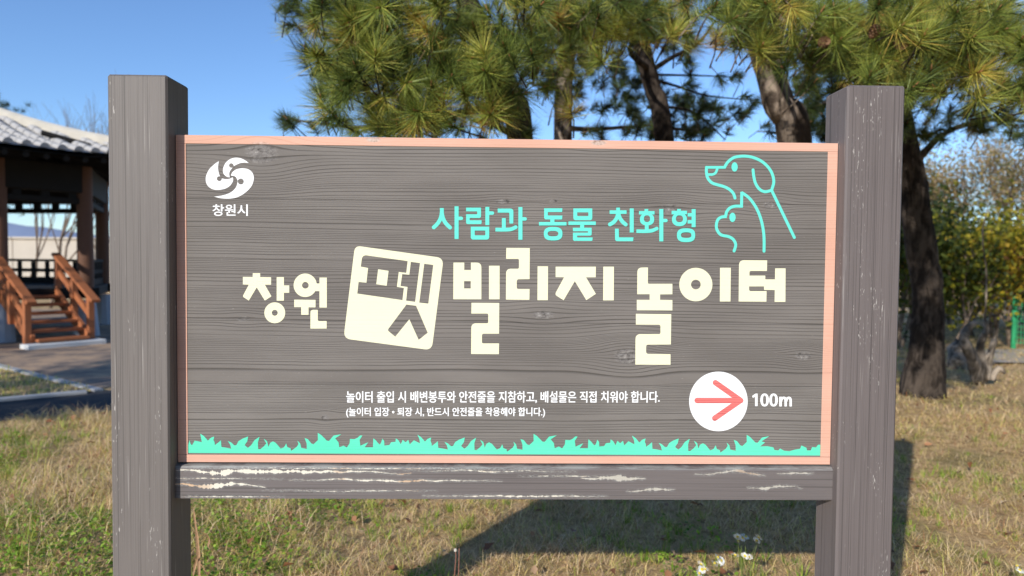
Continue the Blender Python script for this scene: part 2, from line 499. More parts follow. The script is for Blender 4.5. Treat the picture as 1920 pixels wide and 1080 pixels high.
gc = GR.mix(GR.smooth(a_, 0.52, 0.64, 0, 0.45), gc, (0.13, 0.15, 0.035))
gc = GR.mix(GR.smooth(c_, 0.5, 0.8, 0, 0.5), gc, (0.10, 0.065, 0.035))
GR.color(gc); GR.bump(GR.math('ADD', b_, c_), 0.8, 0.03)
GROUND = GR.m
mb = MB()
xs = np.concatenate((np.array([-3000, -900, -300, -120, -60, -30]), np.arange(-16, 16.01, 0.16), np.array([30, 60, 120, 300, 900, 3000])))
ys = np.concatenate((np.array([-300, -60, -20]), np.arange(-6, 18.01, 0.16), np.array([24, 40, 80, 200, 600, 1500, 4000])))
XX, YY = np.meshgrid(xs, ys)
ZZ = hgt(XX, YY)
nx, ny = len(xs), len(ys)
me = bpy.data.meshes.new('ground')
vs = np.stack((XX, YY, ZZ), -1).reshape(-1, 3)
idx = np.arange(nx * ny).reshape(ny, nx)
fs = np.stack((idx[:-1, :-1], idx[:-1, 1:], idx[1:, 1:], idx[1:, :-1]), -1).reshape(-1, 4)
me.from_pydata(vs.tolist(), [], fs.tolist()); me.materials.append(GROUND); me.shade_smooth()
tag(link('ground', me), kind='structure')

def sheet(name, pts, z, mat, kind='structure'):
    mb = MB(); mb.add([(p[0], p[1], z) for p in pts], [tuple(range(len(pts)))])
    o = mb.build(name, mat); tag(o, kind=kind); return o
ASPH = plain('asphalt', (0.036, 0.036, 0.038), 0.9, 0.25, 20)
PLZ = NT('worn_paving_dust', 0.95, 0.1)
q_ = PLZ.noise(PLZ.pos(), 2.2, 5, 0.65); q2 = PLZ.noise(PLZ.pos(), 30, 3, 0.6)
PLZ.color(PLZ.mix(PLZ.smooth(q_, 0.4, 0.62), (0.24, 0.185, 0.145), (0.45, 0.31, 0.20)))
PLZ.bump(q2, 0.4, 0.01)
CONC = plain('pale_concrete', (0.36, 0.36, 0.36), 0.9, 0.15, 6)
# plaza round the pavilion
sheet('plaza', [(-30, 5.1), (-8, 6.2), (-5.4, 6.0), (-4.05, 5.25), (-3.2, 6.2), (-3.4, 9), (-4.2, 16), (-30, 18)], 0.004, PLZ.m)
k0 = gnd(0, 690); k1 = gnd(150, 735); k2 = gnd(0, 752)
apex = Vector((k1.x + 0.18, k1.y, 0))
far0 = apex + (k0 - apex) * 4.0; far2 = apex + (k2 - apex) * 6.0
g0 = gnd(0, 792); g1 = gnd(205, 772)
gdir = (g0 - g1)
sheet('asphalt_path', [tuple(g1 + gdir * 9)[:2], tuple(g1 - gdir * 0.9)[:2], (apex.x + 1.5, apex.y + 0.9), (apex.x, apex.y), tuple(far2)[:2]], 0.008, ASPH)
sheet('verge', [tuple(far0)[:2], tuple(far2)[:2], (apex.x, apex.y)], 0.012, GROUND)
def kerb_line(a, b, label):
    d = (b - a); L = d.length; ang = math.atan2(d.y, d.x)
    root = empty('kerb', (a.x, a.y, 0), label, 'kerb', 'kerbs edging the paths by the pavilion', ang)
    n = int(L / 0.75)
    mb = MB(); mb.bevbox((0, -0.045, -0.1), (0.742, 0.045, 0.035), 0.008)
    me = mb.mesh('kerb_stone', CONC, fixn=True)
    for i in range(n):
        o = bpy.data.objects.new('kerb_stone', me); COL.objects.link(o); o.parent = root
        o.location = (i * 0.75, random.uniform(-.003, .003), random.uniform(-.004, .004))
kerb_line(apex, far0, 'pale concrete kerb along the far side of the grass wedge')
kerb_line(apex + Vector((-0.06, -0.09, 0)), far2 + Vector((0, -.09, 0)), 'pale concrete kerb between the grass wedge and dark asphalt')
# pale path on the right
pp = [gnd(1770, 655), gnd(1990, 655), gnd(2300, 668), gnd(2300, 700), gnd(1990, 682), gnd(1850, 680)]
sheet('footpath', [tuple(p)[:2] for p in pp], 0.006, plain('pale_gravel', (0.42, 0.36, 0.29), 0.95, 0.15, 14))
# far hills
HILL = plain('hazy_hill_woods', (0.22, 0.27, 0.38), 1.0, 0.15, 0.02, bump=0)  # blue distance haze is mixed into this base colour
mb = MB(); n = 80
for i in range(n + 1):
    x = -2600 + 4200 * i / n
    h = 34 + 14 * math.sin(x * 0.004) + 6 * math.sin(x * 0.017 + 1) + 3 * math.sin(x * 0.05)
    mb.v += [(x, 1400, -2), (x, 1520, h * 1.55), (x, 1800, h * 1.2)]; mb.t += [0.5] * 3
for i in range(n):
    a = i * 3
    mb.f += [(a, a + 3, a + 4, a + 1), (a + 1, a + 4, a + 5, a + 2)]; mb.mi += [0, 0]
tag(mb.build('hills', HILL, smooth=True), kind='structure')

# ================================================================== THE SIGN
sign = empty('signboard', ((PX0 + PX1 + POSTW) / 2, POSTD / 2, 0), 'large grey timber signboard with cream, aqua and white Korean lettering', 'sign')
def post(x, mat, label, chips):
    import bmesh
    mb = MB(); mb.bevbox((x, 0, -0.3), (x + POSTW, POSTD, POSTH), 0.005)
    return mb.build('post', mat, sign, label=label, fixn=True)
post(PX0, POSTL, 'left weathered grey square post', 0)
post(PX1, POSTR, 'right mauve-grey square post', 1)
# beam: bevelled top front edge
mb = MB()
prof = [(BY, BZB), (BY + .0, BZT - .008), (BY + .004, BZT - .0015), (BY + .010, BZT), (BY + .075, BZT), (BY + .075, BZB)]
nseg = 1
vs = [(x, y, z) for x in (LX + 0.0005, RX - 0.0005) for (y, z) in prof]
k = len(prof)
mb.add(vs, [tuple(range(k)), tuple(range(2 * k - 1, k - 1, -1))] + [(i, i + k, (i + 1) % k + k, (i + 1) % k) for i in range(k)])
mb.build('cross_beam', BEAMW, sign, label='horizontal beam with peeling grey paint and cream chips', fixn=True)
# panel: backing board with five planks and four border strips as sub-parts
mb = MB(); mb.box((LX + .001, PY + .022, PZB + .001), (RX - .001, PY + .034, PZT - .002))
panel = mb.build('panel', GREYWOOD, sign)
seams = [PZT] + [pan(950, y)[1] for y in (378, 491, 605, 722)] + [PZB]
for i in range(5):
    z1, z0 = seams[i] - (0.00025 if i else 0), seams[i + 1] + 0.00025
    mb = MB(); mb.bevbox((LX + .0008, PY, z0), (RX - .0008, PY + .0215, z1), 0.0005)
    o = link('plank', mb.mesh('plank', GREYWOOD, fixn=True), panel)
def strip(lo, hi):
    mb = MB(); mb.bevbox(lo, hi, 0.0006); mb.build('border_strip', PINKWOOD, panel, fixn=True)
e = 0.0016
strip((LX + .001, PY - e, ZIT), (RX - .001, PY + .0225, PZT + .0015))
strip((LX + .001, PY - e, PZB), (RX - .001, PY + .0, ZIB - .0028))
strip((LX + .001, PY - e, ZIB - .0022), (XIL, PY + .0, ZIT - .0003))
strip((XIR, PY - e, ZIB - .0022), (RX - .001, PY + .0, ZIT - .0003))

# --- title words in cream paint
A = (430, 440, 4.5); B = (830, 440, 2.8657)
f = Flat(A)
f.poly(roundc([(198,325),(261,325),(261,358),(353,359),(353,422),(300,422),(356,520),(300,556),(232,445),(165,556),(112,522,14),(165,422),(115,420),(115,356),(198,357)]))
f.poly([(400,358),(461,358),(461,428),(506,428),(506,490),(461,490),(461,557),(400,557)])
f.poly(ell(384, 659, 88, 88), [ell(384, 659, 25, 25, 24)])
f.poly(ell(641, 427, 98, 99), [ell(642, 427, 28, 28, 24)])
f.poly([(728,412),(761,412),(761,362),(823,362),(823,615),(761,615),(761,476),(728,476)])
f.poly([(548,548),(728,550),(728,613),(669,613),(669,676),(607,676),(607,611),(548,611)])
f.poly(roundc([(685,634,24),(747,634),(747,729,14),(822,729),(822,792),(685,792)]))
f.build('title_lettering', CREAM, panel, 'two cream painted syllables at the left of the title')
f = Flat(A)
f.poly(roundc([(1060,92,52),(1808,197,62),(1708,975,62),(964,876,62)]),
       [roundc([(1122,170,40),(1505,223),(1493,322),(1430,315),(1414,440),(1473,450),(1461,552),(1080,497),(1091,399),(1157,405),(1171,281),(1110,270)]),
        [(1532,229),(1609,240),(1568,567),(1492,557),(1504,441),(1445,433),(1459,332),(1519,338)],
        [(1645,245),(1721,256),(1679,582),(1603,573)],
        roundc([(1495,589),(1576,600),(1674,827),(1598,888),(1519,714),(1400,861),(1334,806,16)])])
f.poly([(1256,292),(1344,305),(1328,431),(1240,418)])
f.build('title_badge', CREAM, panel, 'tilted cream square with a syllable cut out of it')
f = Flat(B)
f.poly(roundc([(58,150),(116,150),(116,190),(152,190),(152,150),(208,150,30),(208,347),(57,347)]), [[(115,249),(151,249),(151,289),(115,289)]])
f.poly([(249,167),(306,167),(306,347),(249,347)])
f.poly(roundc([(155,366),(304,367),(303,532),(211,532,12),(211,584,8),(303,584),(302,642),(153,641),(154,476,26),(245,476,8),(245,424,8),(154,424)]))
f.poly(roundc([(342,71),(468,72),(467,239),(398,240,12),(398,292,10),(467,292),(466,350),(340,349),(341,183,26),(410,183,8),(410,130,8),(341,130)]))
f.poly([(510,170),(566,170),(565,352),(509,352)])
f.poly(roundc([(607,172),(823,172),(822,229),(770,229),(823,318),(772,352),(710,250),(650,352),(602,322,14),(652,229),(607,228)]))
f.poly([(863,172),(920,172),(919,353),(862,353)])
f.build('title_lettering', CREAM, panel, 'three cream painted syllables in the middle of the title')
f = Flat(B)
f.poly(roundc([(1046,177,26),(1103,176),(1102,264,8),(1234,264),(1234,320),(1168,321),(1168,350),(1234,351),(1234,407),(1043,406),(1043,350),(1112,350),(1112,320),(1045,320)]))
f.poly(roundc([(1038,425),(1228,427),(1226,590),(1093,591,12),(1093,640,12),(1224,642),(1224,699),(1035,698),(1036,534,28),(1170,534,10),(1170,484,10),(1038,483)]))
f.poly(ell(1360, 268, 89, 90), [ell(1360, 268, 26, 26, 24)])
f.poly([(1490,178),(1548,178),(1546,359),(1489,359)])
f.poly(roundc([(1592,137,28),(1743,138),(1742,195),(1648,195,10),(1648,220),(1733,220),(1733,240),(1785,240),(1786,181),(1842,181),(1841,361),(1783,361),(1784,298),(1727,297),(1726,278),(1646,278),(1646,303,10),(1740,303),(1739,360),(1590,359)]))
f.build('title_lettering', CREAM, panel, 'three cream painted syllables at the right end of the title')

# --- aqua slogan
f = Flat((790, 370, 7.111)); W = 52
f.st(spline([(273,143),(272,215),(252,290),(215,352),(166,400)], 4), W, 'fr'); f.st(spline([(275,215),(292,285),(330,350),(383,402)], 4), W, 'fr')
f.st([(470,120),(470,555)], 54); f.st([(480,280),(534,280)], 46, 'fr')
f.poly(roundc([(597,138),(796,138),(796,275,28),(645,275,6),(645,306,6),(803,306),(803,357,14),(597,357,28),(597,226),(745,226,6),(745,187,6),(597,187)]))
f.st([(880,128),(880,370)], 52); f.st([(895,210),(948,210)], 46, 'fr')
f.poly(roundc([(660,392),(905,392),(905,563,36),(660,563,36)]), [roundc([(712,443),(853,443),(853,507,12),(712,507,12)])])
f.poly(roundc([(1018,150),(1228,150,44),(1226,350,12),(1174,350,12),(1174,204,14),(1018,204)]))
f.st([(1100,277),(1100,420)], 52); f.st(spline([(988,430),(1120,431),(1200,424),(1258,398)], 4), 50, 'fr')
f.st([(1321,130),(1321,565)], 54); f.st([(1335,288),(1384,288)], 46, 'fr')
f.poly(roundc([(1637,147),(1880,147),(1878,196,8),(1686,196,6),(1686,243,6),(1880,243),(1878,295,10),(1637,295,30)]))
f.st([(1747,280),(1747,345)], 56); f.st([(1568,352),(1935,352)], 46)
f.poly(ell(1757, 485, 124, 90, 44, 2.7), [ell(1755, 484, 71, 36, 36, 2.7)])
f.build('slogan_lettering', AQUA, panel, 'aqua painted words at the left of the upper line')
f = Flat((1040, 370, 6.857))
f.poly(roundc([(240,143),(483,143),(483,294,32),(240,294,32)]), [roundc([(290,193),(433,193),(433,241,10),(290,241,10)])])
f.st([(177,333),(529,333)], 45); f.st([(353,345),(353,400)], 52)
f.poly(roundc([(235,391),(475,391),(475,492,22),(288,492,6),(288,516,6),(488,516),(484,560,10),(235,560,26),(235,454),(428,454,6),(428,436,6),(235,436)]))
f.st([(815,133),(815,175)], 48); f.st([(706,190),(924,190)], 46)
f.st(spline([(815,190),(802,255),(762,315),(710,348)], 4), 50, 'fr'); f.st(spline([(818,195),(834,258),(872,314),(913,349)], 4), 50, 'fr')
f.st([(990,143),(990,452)], 52); f.poly(roundc([(775,403),(823,403),(825,515,12),(1012,515),(1008,564,10),(776,564,34)]))
f.st([(1178,150),(1178,185)], 48); f.st([(1083,199),(1283,199)], 44)
f.poly(ell(1187, 283, 92, 78, 40, 2.3), [ell(1186, 275, 40, 43, 30, 2.4)])
f.st([(1183,352),(1183,425)], 50); f.st(spline([(1050,435),(1170,436),(1250,428),(1312,402)], 4), 46, 'fr')
f.st([(1370,150),(1370,566)], 52); f.st([(1385,298),(1430,298)], 44, 'fr')
f.st([(1597,150),(1597,185)], 48); f.st([(1502,196),(1700,196)], 46)
f.poly(ell(1603, 285, 96, 86, 40, 2.3), [ell(1603, 276, 46, 43, 30, 2.4)])
f.st([(1708,225),(1775,225)], 44); f.st([(1708,315),(1775,315)], 44); f.st([(1785,152),(1785,384)], 52)
f.poly(ell(1688, 487, 117, 89, 44, 2.7), [ell(1689, 486, 67, 36, 36, 2.7)])
f.build('slogan_lettering', AQUA, panel, 'aqua painted words beside the animal outlines')

# --- dog and cat outlines
f = Flat((1300, 280, 5.143)); W = 28
f.st([(128,160),(303,172)][:0] or [(118,174),(306,174)], 26)
f.st(spline([(127,165),(126,225),(140,280),(178,322),(225,340),(290,358),(345,385),(385,425),(401,470)], 5), W, 'fr')
f.st(spline([(136,243),(185,242),(215,225),(232,182)], 5), 24)
f.st(spline([(297,180),(330,125),(385,82),(440,69),(500,66),(570,77),(645,108),(705,155),(748,212),(771,275),(773,330),(752,398)], 5), W)
f.st(spline([(575,198),(582,262),(600,330),(638,385),(690,409),(752,396)], 5), W, 'rf')
f.st([(754,396),(973,850)], W, 'fr')
f.poly(ell(397, 170, 30, 45, 28))
f.build('dog_outline', AQUA, panel, 'aqua outline of a dog head looking left')
f = Flat((1300, 280, 5.143))
f.st(spline([(681,982),(681,850),(668,745),(645,655),(610,572),(560,495),(515,450),(462,415)], 5), W, 'rf')
f.st([(466,410),(464,560)], W)
f.st(spline([(476,549),(405,548),(355,564),(322,600),(311,645)], 5), W); f.poly([(298,640),(322,640),(322,663),(296,663)])
f.st(spline([(318,648),(270,654),(235,680),(221,735),(232,785),(268,825),(340,842),(385,870),(408,920),(392,980)], 5), W, 'fr')
f.poly(ell(377, 656, 30, 45, 28))
f.build('cat_outline', AQUA, panel, 'aqua outline of a cat head looking left')

# --- white city emblem
f = Flat((320, 240, 6.0))
f.poly(spline([(543,373),(500,402),(440,458),(402,530),(396,595),(416,647),(460,683),(520,697),(600,687),(660,657),(695,612),(704,578),(698,553)], 5)[:-1] + spline([(698,553),(668,570),(625,575),(577,567)], 4)[:-1] + spline([(577,567),(556,542),(540,495),(534,440),(543,373)], 4)[:-1])
f.poly(spline([(880,395),(845,368),(795,343),(735,334),(675,348),(625,385),(595,440),(589,490),(603,525),(632,548),(667,556)], 5)[:-1] + spline([(667,556),(660,520),(666,490),(690,455),(720,425),(780,397),(830,390),(880,395)], 4)[:-1])
f.poly(spline([(680,538),(690,505),(725,473),(765,458),(810,453),(865,461),(907,487),(932,530),(935,582),(915,645),(870,702),(800,755),(730,785),(650,795),(560,790),(490,772)], 5)[:-1] + spline([(490,772),(565,762),(640,742),(700,708),(738,662),(752,615)], 4)[:-1] + spline([(752,615),(752,588),(737,557),(712,540),(680,538)], 4)[:-1])
f.build('emblem', WHITE, panel, 'white emblem of three swirling petals')
for c, r, q in (((548,570),27, ((560,548),(575,566))), ((683,422),25, ((700,440),(712,430))), ((790,602),33, ((757,592),(770,597)))):
    f = Flat((320, 240, 6.0), 0.0009); f.poly(ell(*c, r, r, 24)); f.st(list(q), 20)
    f.build('emblem_dot', GREYWOOD, panel)

# --- arrow disc
f = Flat((1280, 680, 7.714)); f.poly(ell(516, 560, 423, 431, 72))
disc = f.build('arrow_disc', WHITE, panel, 'white painted disc')
f = Flat((1280, 680, 7.714), 0.0009)
f.st([(208,546),(820,546)], 80, 'rf'); f.st([(472,288),(838,546)], 80, 'rr'); f.st([(462,802),(830,548)], 80, 'rr')
f.build('arrow', REDP, panel, 'red arrow pointing right on the white disc')

# --- mint grass along the bottom
H = [(62,130),(75,120),(82,150),(95,168),(108,150),(120,125),(145,130),(185,138),(178,100)]
P1 = [(170,62),(205,85),(240,125),(265,100),(297,88),(290,120),(300,140),(302,165),(330,145),(357,122),(362,182),(400,188),(450,198),(440,160),(418,128),(450,142),(478,168),(497,165),(515,130),(550,108),(602,88),(595,130),(570,165),(600,190),(630,165),(660,120),(705,90),(690,140),(692,200),(710,203),(745,175),(765,150),(742,108),(772,130),(785,180),(800,145),(825,132),(850,145),(895,197),(925,185),(945,150),(955,185),(985,195),(988,218),(1040,180),(1055,155),(1045,125),(1070,150),(1080,190),(1130,200),(1128,150),(1110,102),(1140,112),(1170,150),(1190,158),(1230,120),(1228,55),(1260,75),(1310,125),(1330,128),(1370,80),(1440,68),(1385,105),(1415,140),(1422,185),(1460,170),(1490,187),(1515,150),(1518,110),(1560,112),(1585,100),(1610,78),(1630,80),(1605,118),(1612,172),(1635,160),(1683,140),(1650,185),(1725,185)]
P2 = [(0,105),(20,120),(55,160),(68,150),(82,108),(98,130),(100,170),(145,165),(160,140),(200,135),(203,105),(225,120),(248,158),(265,118),(290,140),(315,118),(328,160),(365,122),(420,150),(415,110)]
E3 = [(1450,70),(1390,110),(1418,118),(1380,148),(1435,146),(1480,155),(1488,175),(1518,178),(1530,163),(1560,180),(1600,184),(1640,172),(1680,165),(1690,141),(1728,158),(1732,178),(1760,178),(1770,153),(1800,155),(1815,135),(1838,130)]
h1 = [(340 + a / 4.8, 800 + b / 4.8) for a, b in H]
per = [(340 + a / 4.8, 800 + b / 4.8) for a, b in P1] + [(700 + a / 4.8, 800 + b / 4.8) for a, b in P2]
e3 = [(1080 + a / 4.0, 800 + b / 4.0) for a, b in E3]
top = [pan(*p) for p in h1]
perp = [pan(*p) for p in per]
x_a = pan(375.4, 812.9)[0]; dx = pan(1187.2, 814.5)[0] - pan(785, 812.5)[0]
zoff = perp[0][1]
for r in range(3):
    base = top[-1] if r else None
    for (x, z) in perp:
        X = x + r * dx
        if X > pan(1437, 820)[0]: break
        top.append((X, z))
top += [pan(*p) for p in e3]
top = [p for p in top if p[0] < XIR - 0.0005]
poly = [(XIL + 0.001, top[0][1] - 0.01)] + [p for p in top if p[0] > XIL + 0.0012] + [(XIR - 0.0006, top[-1][1]), (XIR - 0.0006, ZIB + .0012), (XIL + 0.001, ZIB + .0012)]
tris = tessellate_polygon([[Vector((p[0], p[1], 0)) for p in poly]])
mb = MB(); mb.add([(p[0], PY - .0005, p[1]) for p in poly], [tuple(t) for t in tris])
mb.build('grass_motif', MINT, panel, label='mint green painted grass silhouette along the bottom')

# --- small texts in the font that Blender itself carries
def text(name, s, box, mat, label, bold=0.0, lift=0.0005):
    cu = bpy.data.curves.new(name, 'FONT'); cu.body = s; cu.size = 1.0; cu.resolution_u = 4
    o = bpy.data.objects.new(name, cu); COL.objects.link(o)
    bpy.context.view_layer.update()
    dg = bpy.context.evaluated_depsgraph_get()
    me = bpy.data.meshes.new_from_object(o.evaluated_get(dg))
    bpy.data.objects.remove(o)
    n = len(me.vertices); co = np.zeros(n * 3, np.float32); me.vertices.foreach_get('co', co); co = co.reshape(-1, 3)
    polys = [tuple(p.vertices) for p in me.polygons]
    bpy.data.meshes.remove(me)
    lo, hi = co.min(0), co.max(0)
    x0, y0, x1, y1 = box                       # px: left, top, right, bottom of the ink
    h = bold / 1.32 * 1.0
    a0 = pan(x0 + h, y0 + h * .6); a1 = pan(x1 - h, y0 + h * .6); b0 = pan(x0 + h, y1 - h * .6); b1 = pan(x1 - h, y1 - h * .6)
    u = (co[:, 0] - lo[0]) / (hi[0] - lo[0]); v = (co[:, 1] - lo[1]) / (hi[1] - lo[1])
    X = (1 - u) * b0[0] + u * b1[0]; zb = (1 - u) * b0[1] + u * b1[1]; zt = (1 - u) * a0[1] + u * a1[1]
    Z = zb + v * (zt - zb); e_ = bold * 0.001
    vs = []; fs = []
    for q, (ex, ez) in enumerate(((-1, 0), (1, 0), (0, -.6), (0, .6), (-.5, .3), (.5, -.3))):
        b_ = len(vs)
        vs += [(X[k] + ex * e_, PY - lift - q * 0.00003, Z[k] + ez * e_) for k in range(n)]
        fs += [tuple(b_ + i for i in p) for p in polys]
    me = bpy.data.meshes.new(name); me.from_pydata(vs, [], fs); me.materials.append(mat); me.update()
    return link(name, me, panel, True, label)
text('emblem_lettering', '창원시', (398.5, 383, 465, 405), WHITE, 'small white city name under the emblem', 0.75)
text('notice_lettering', '놀이터 출입 시 배변봉투와 안전줄을 지참하고, 배설물은 직접 치워야 합니다.', (649, 733, 1237, 756), WHITE, 'upper line of the small white notice', 0.72)
text('notice_lettering', '(놀이터 입장 • 퇴장 시, 반드시 안전줄을 착용해야 합니다.)', (649, 763.5, 1022, 783), WHITE, 'lower bracketed line of the small white notice', 0.60)
f = Flat((1280, 680, 7.714))
f.poly([(1054,447),(1083,447),(1083,627),(1046,627),(1046,494),(1012,508),(1004,480)])
for cx in (1184, 1314): f.poly(ell(cx, 539, 62, 94, 40, 2.2), [ell(cx, 539, 24, 66, 30, 2.2)])
f.st([(1414,632),(1414,493)], 36); f.st(spline([(1422,560),(1432,522),(1460,508),(1484,522),(1488,560),(1488,632)], 5), 34); f.st(spline([(1496,560),(1506,522),(1534,508),(1556,522),(1560,560),(1560,632)], 5), 34)
f.build('distance_lettering', WHITE, panel, 'white distance figure beside the arrow disc')

# ================================================================== PAVILION
SHINGLE = plain('grey_roof_tile', (0.43, 0.41, 0.385), 0.8, 0.3, 9)
RIDGEM = plain('pale_ridge_plaster', (0.55, 0.50, 0.41), 0.85, 0.22, 5)
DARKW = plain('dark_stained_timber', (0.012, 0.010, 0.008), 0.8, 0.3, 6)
BROWNW = plain('brown_pine_column', (0.13, 0.062, 0.036), 0.7, 0.2, 5)
ORANGEW = plain('orange_brown_stair_timber', (0.36, 0.125, 0.050), 0.6, 0.25, 7)
PIERM = plain('grey_painted_pier', (0.40, 0.42, 0.46), 0.9, 0.12, 4)
T = Vector((0.6, 0.8, 0)); Nn = Vector((0.8, -0.6, 0)); F0 = Vector((-7.50, 9.52, 0)); ZV = Vector((0, 0, 1))
def PL(s, q, z): return F0 + T * s + Nn * q + ZV * z
CEN = PL(-0.34, -2.08, 0)
pav = empty('pavilion', CEN, 'hexagonal timber pavilion with grey tiled roof and brown stair at the left', 'pavilion')
FR = Matrix(((T.x, Nn.x, 0, F0.x), (T.y, Nn.y, 0, F0.y), (0, 0, 1, 0), (0, 0, 0, 1)))     # local (s, q, z) -> world
# six sides: directions of the side normals
na = math.atan2(Nn.y, Nn.x)
def side(i):
    a = na + i * math.pi / 3
    return Vector((math.cos(a), math.sin(a), 0)), Vector((-math.sin(a), math.cos(a), 0))
def corner(i, r): 
    a = na + math.pi / 6 + i * math.pi / 3
    return CEN + Vector((math.cos(a), math.sin(a), 0)) * r
DECK = 0.82
for i in range(6):
    c = corner(i, 2.4)
    mb = MB(); n = 20
    mb.tube([c + ZV * DECK, c + ZV * 1.6, c + ZV * 2.85], [0.125, 0.125, 0.115], 20)
    mb.build('column', BROWNW, pav, smooth=False)
    mb = MB(); mb.tube([c + ZV * -0.05, c + ZV * 0.60], [0.21, 0.15], 12)
    mb.build('pier', PIERM, pav)
for (s_) in (-0.37,):
    c = PL(s_, 0, 0)
    mb = MB(); mb.tube([c + ZV * DECK, c + ZV * 2.85], [0.11, 0.105], 16); mb.build('column', BROWNW, pav)
    mb = MB(); mb.tube([c + ZV * -0.05, c + ZV * 0.60], [0.2, 0.15], 12); mb.build('pier', PIERM, pav)
# lintels, frieze blocks and upper beams
for i in range(6):
    nrm_, tg = side(i); m_ = CEN + nrm_ * 2.08
    B_ = Matrix(((tg.x, nrm_.x, 0, m_.x), (tg.y, nrm_.y, 0, m_.y), (0, 0, 1, 0), (0, 0, 0, 1)))
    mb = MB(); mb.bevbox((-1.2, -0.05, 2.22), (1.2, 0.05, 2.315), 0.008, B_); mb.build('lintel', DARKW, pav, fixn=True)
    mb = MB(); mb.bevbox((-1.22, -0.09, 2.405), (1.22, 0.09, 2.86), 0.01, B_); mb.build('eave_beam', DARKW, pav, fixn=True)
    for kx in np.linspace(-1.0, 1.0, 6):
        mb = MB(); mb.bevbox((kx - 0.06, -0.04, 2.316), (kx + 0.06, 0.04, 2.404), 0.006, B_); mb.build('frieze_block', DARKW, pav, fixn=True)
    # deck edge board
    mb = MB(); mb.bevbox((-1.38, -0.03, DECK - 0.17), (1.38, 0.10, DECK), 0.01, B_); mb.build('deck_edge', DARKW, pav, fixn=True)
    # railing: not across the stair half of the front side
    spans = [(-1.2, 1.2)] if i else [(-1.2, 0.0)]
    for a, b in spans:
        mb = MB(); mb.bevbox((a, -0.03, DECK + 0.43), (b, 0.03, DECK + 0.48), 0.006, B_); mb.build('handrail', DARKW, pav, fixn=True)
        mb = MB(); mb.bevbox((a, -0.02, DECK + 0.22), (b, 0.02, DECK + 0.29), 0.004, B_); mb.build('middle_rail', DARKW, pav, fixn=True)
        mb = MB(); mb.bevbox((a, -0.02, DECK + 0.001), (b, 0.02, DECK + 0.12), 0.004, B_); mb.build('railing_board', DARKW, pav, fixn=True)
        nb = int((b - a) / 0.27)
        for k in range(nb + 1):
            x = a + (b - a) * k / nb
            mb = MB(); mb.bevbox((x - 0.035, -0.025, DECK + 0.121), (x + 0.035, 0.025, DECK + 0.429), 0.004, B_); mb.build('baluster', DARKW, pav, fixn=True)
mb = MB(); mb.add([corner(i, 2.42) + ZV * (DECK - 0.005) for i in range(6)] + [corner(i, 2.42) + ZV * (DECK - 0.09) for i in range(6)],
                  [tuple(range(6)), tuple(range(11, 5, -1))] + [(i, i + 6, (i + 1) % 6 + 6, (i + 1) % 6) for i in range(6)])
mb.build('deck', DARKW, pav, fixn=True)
# roof
RE = 3.56
def roofp(i, u, v, dz=0.0):
    """side i, u 0 at eave .. 1 at apex, v -1..1 along the eave"""
    u = min(u, 1.0)
    c0 = corner(i - 1, RE); c1 = corner(i, RE)
    e = c0.lerp(c1, (v + 1) / 2)
    p = e.lerp(CEN, u)
    z = 2.95 + 0.16 * abs(v) ** 3 * (1 - u) ** 1.5 + 0.66 * u + 0.42 * u * u
    return Vector((p.x, p.y, z + dz))
mb = MB()
for i in range(6):
    b = len(mb.v); nu, nv = 10, 12
    for a in range(nu + 1):
        for c in range(nv + 1):
            mb.v.append(tuple(roofp(i, a / nu, -1 + 2 * c / nv))); mb.t.append(0.5)
    for a in range(nu):
        for c in range(nv):
            q = b + a * (nv + 1) + c
            mb.f.append((q, q + 1, q + nv + 2, q + nv + 1)); mb.mi.append(0)
mb.build('roof', SHINGLE, pav, smooth=False)
# underside with rafters
mb = MB()
for i in range(6):
    for v in (-1, -.5, 0, .5, 1): mb.v.append(tuple(roofp(i, 0.0, v, -0.07))); mb.t.append(.5)
    b = len(mb.v) - 5; mb.v.append(tuple(CEN + ZV * 3.6)); mb.t.append(.5)
    for k in range(4): mb.f.append((b + k, b + 5, b + k + 1)); mb.mi.append(0)
    for k in range(4):
        pass
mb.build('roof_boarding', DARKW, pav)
mb = MB()
for i in range(6):
    for k in range(5):
        pass
raf = MB(); raf.tube([(0, 0, 0), (1.5, 0, 0.36)], 0.045, 8); raf_me = raf.mesh('rafter', DARKW)
for i in range(6):
    nrm_, tg = side(i)
    for k in range(13):
        v = -0.92 + 1.84 * k / 12
        p = roofp(i, 0.012, v, -0.125)
        o = bpy.data.objects.new('rafter', raf_me); COL.objects.link(o); o.parent = pav
        a = math.atan2(-nrm_.y, -nrm_.x)
        o.location = p - CEN; o.rotation_euler = (0, 0, a)
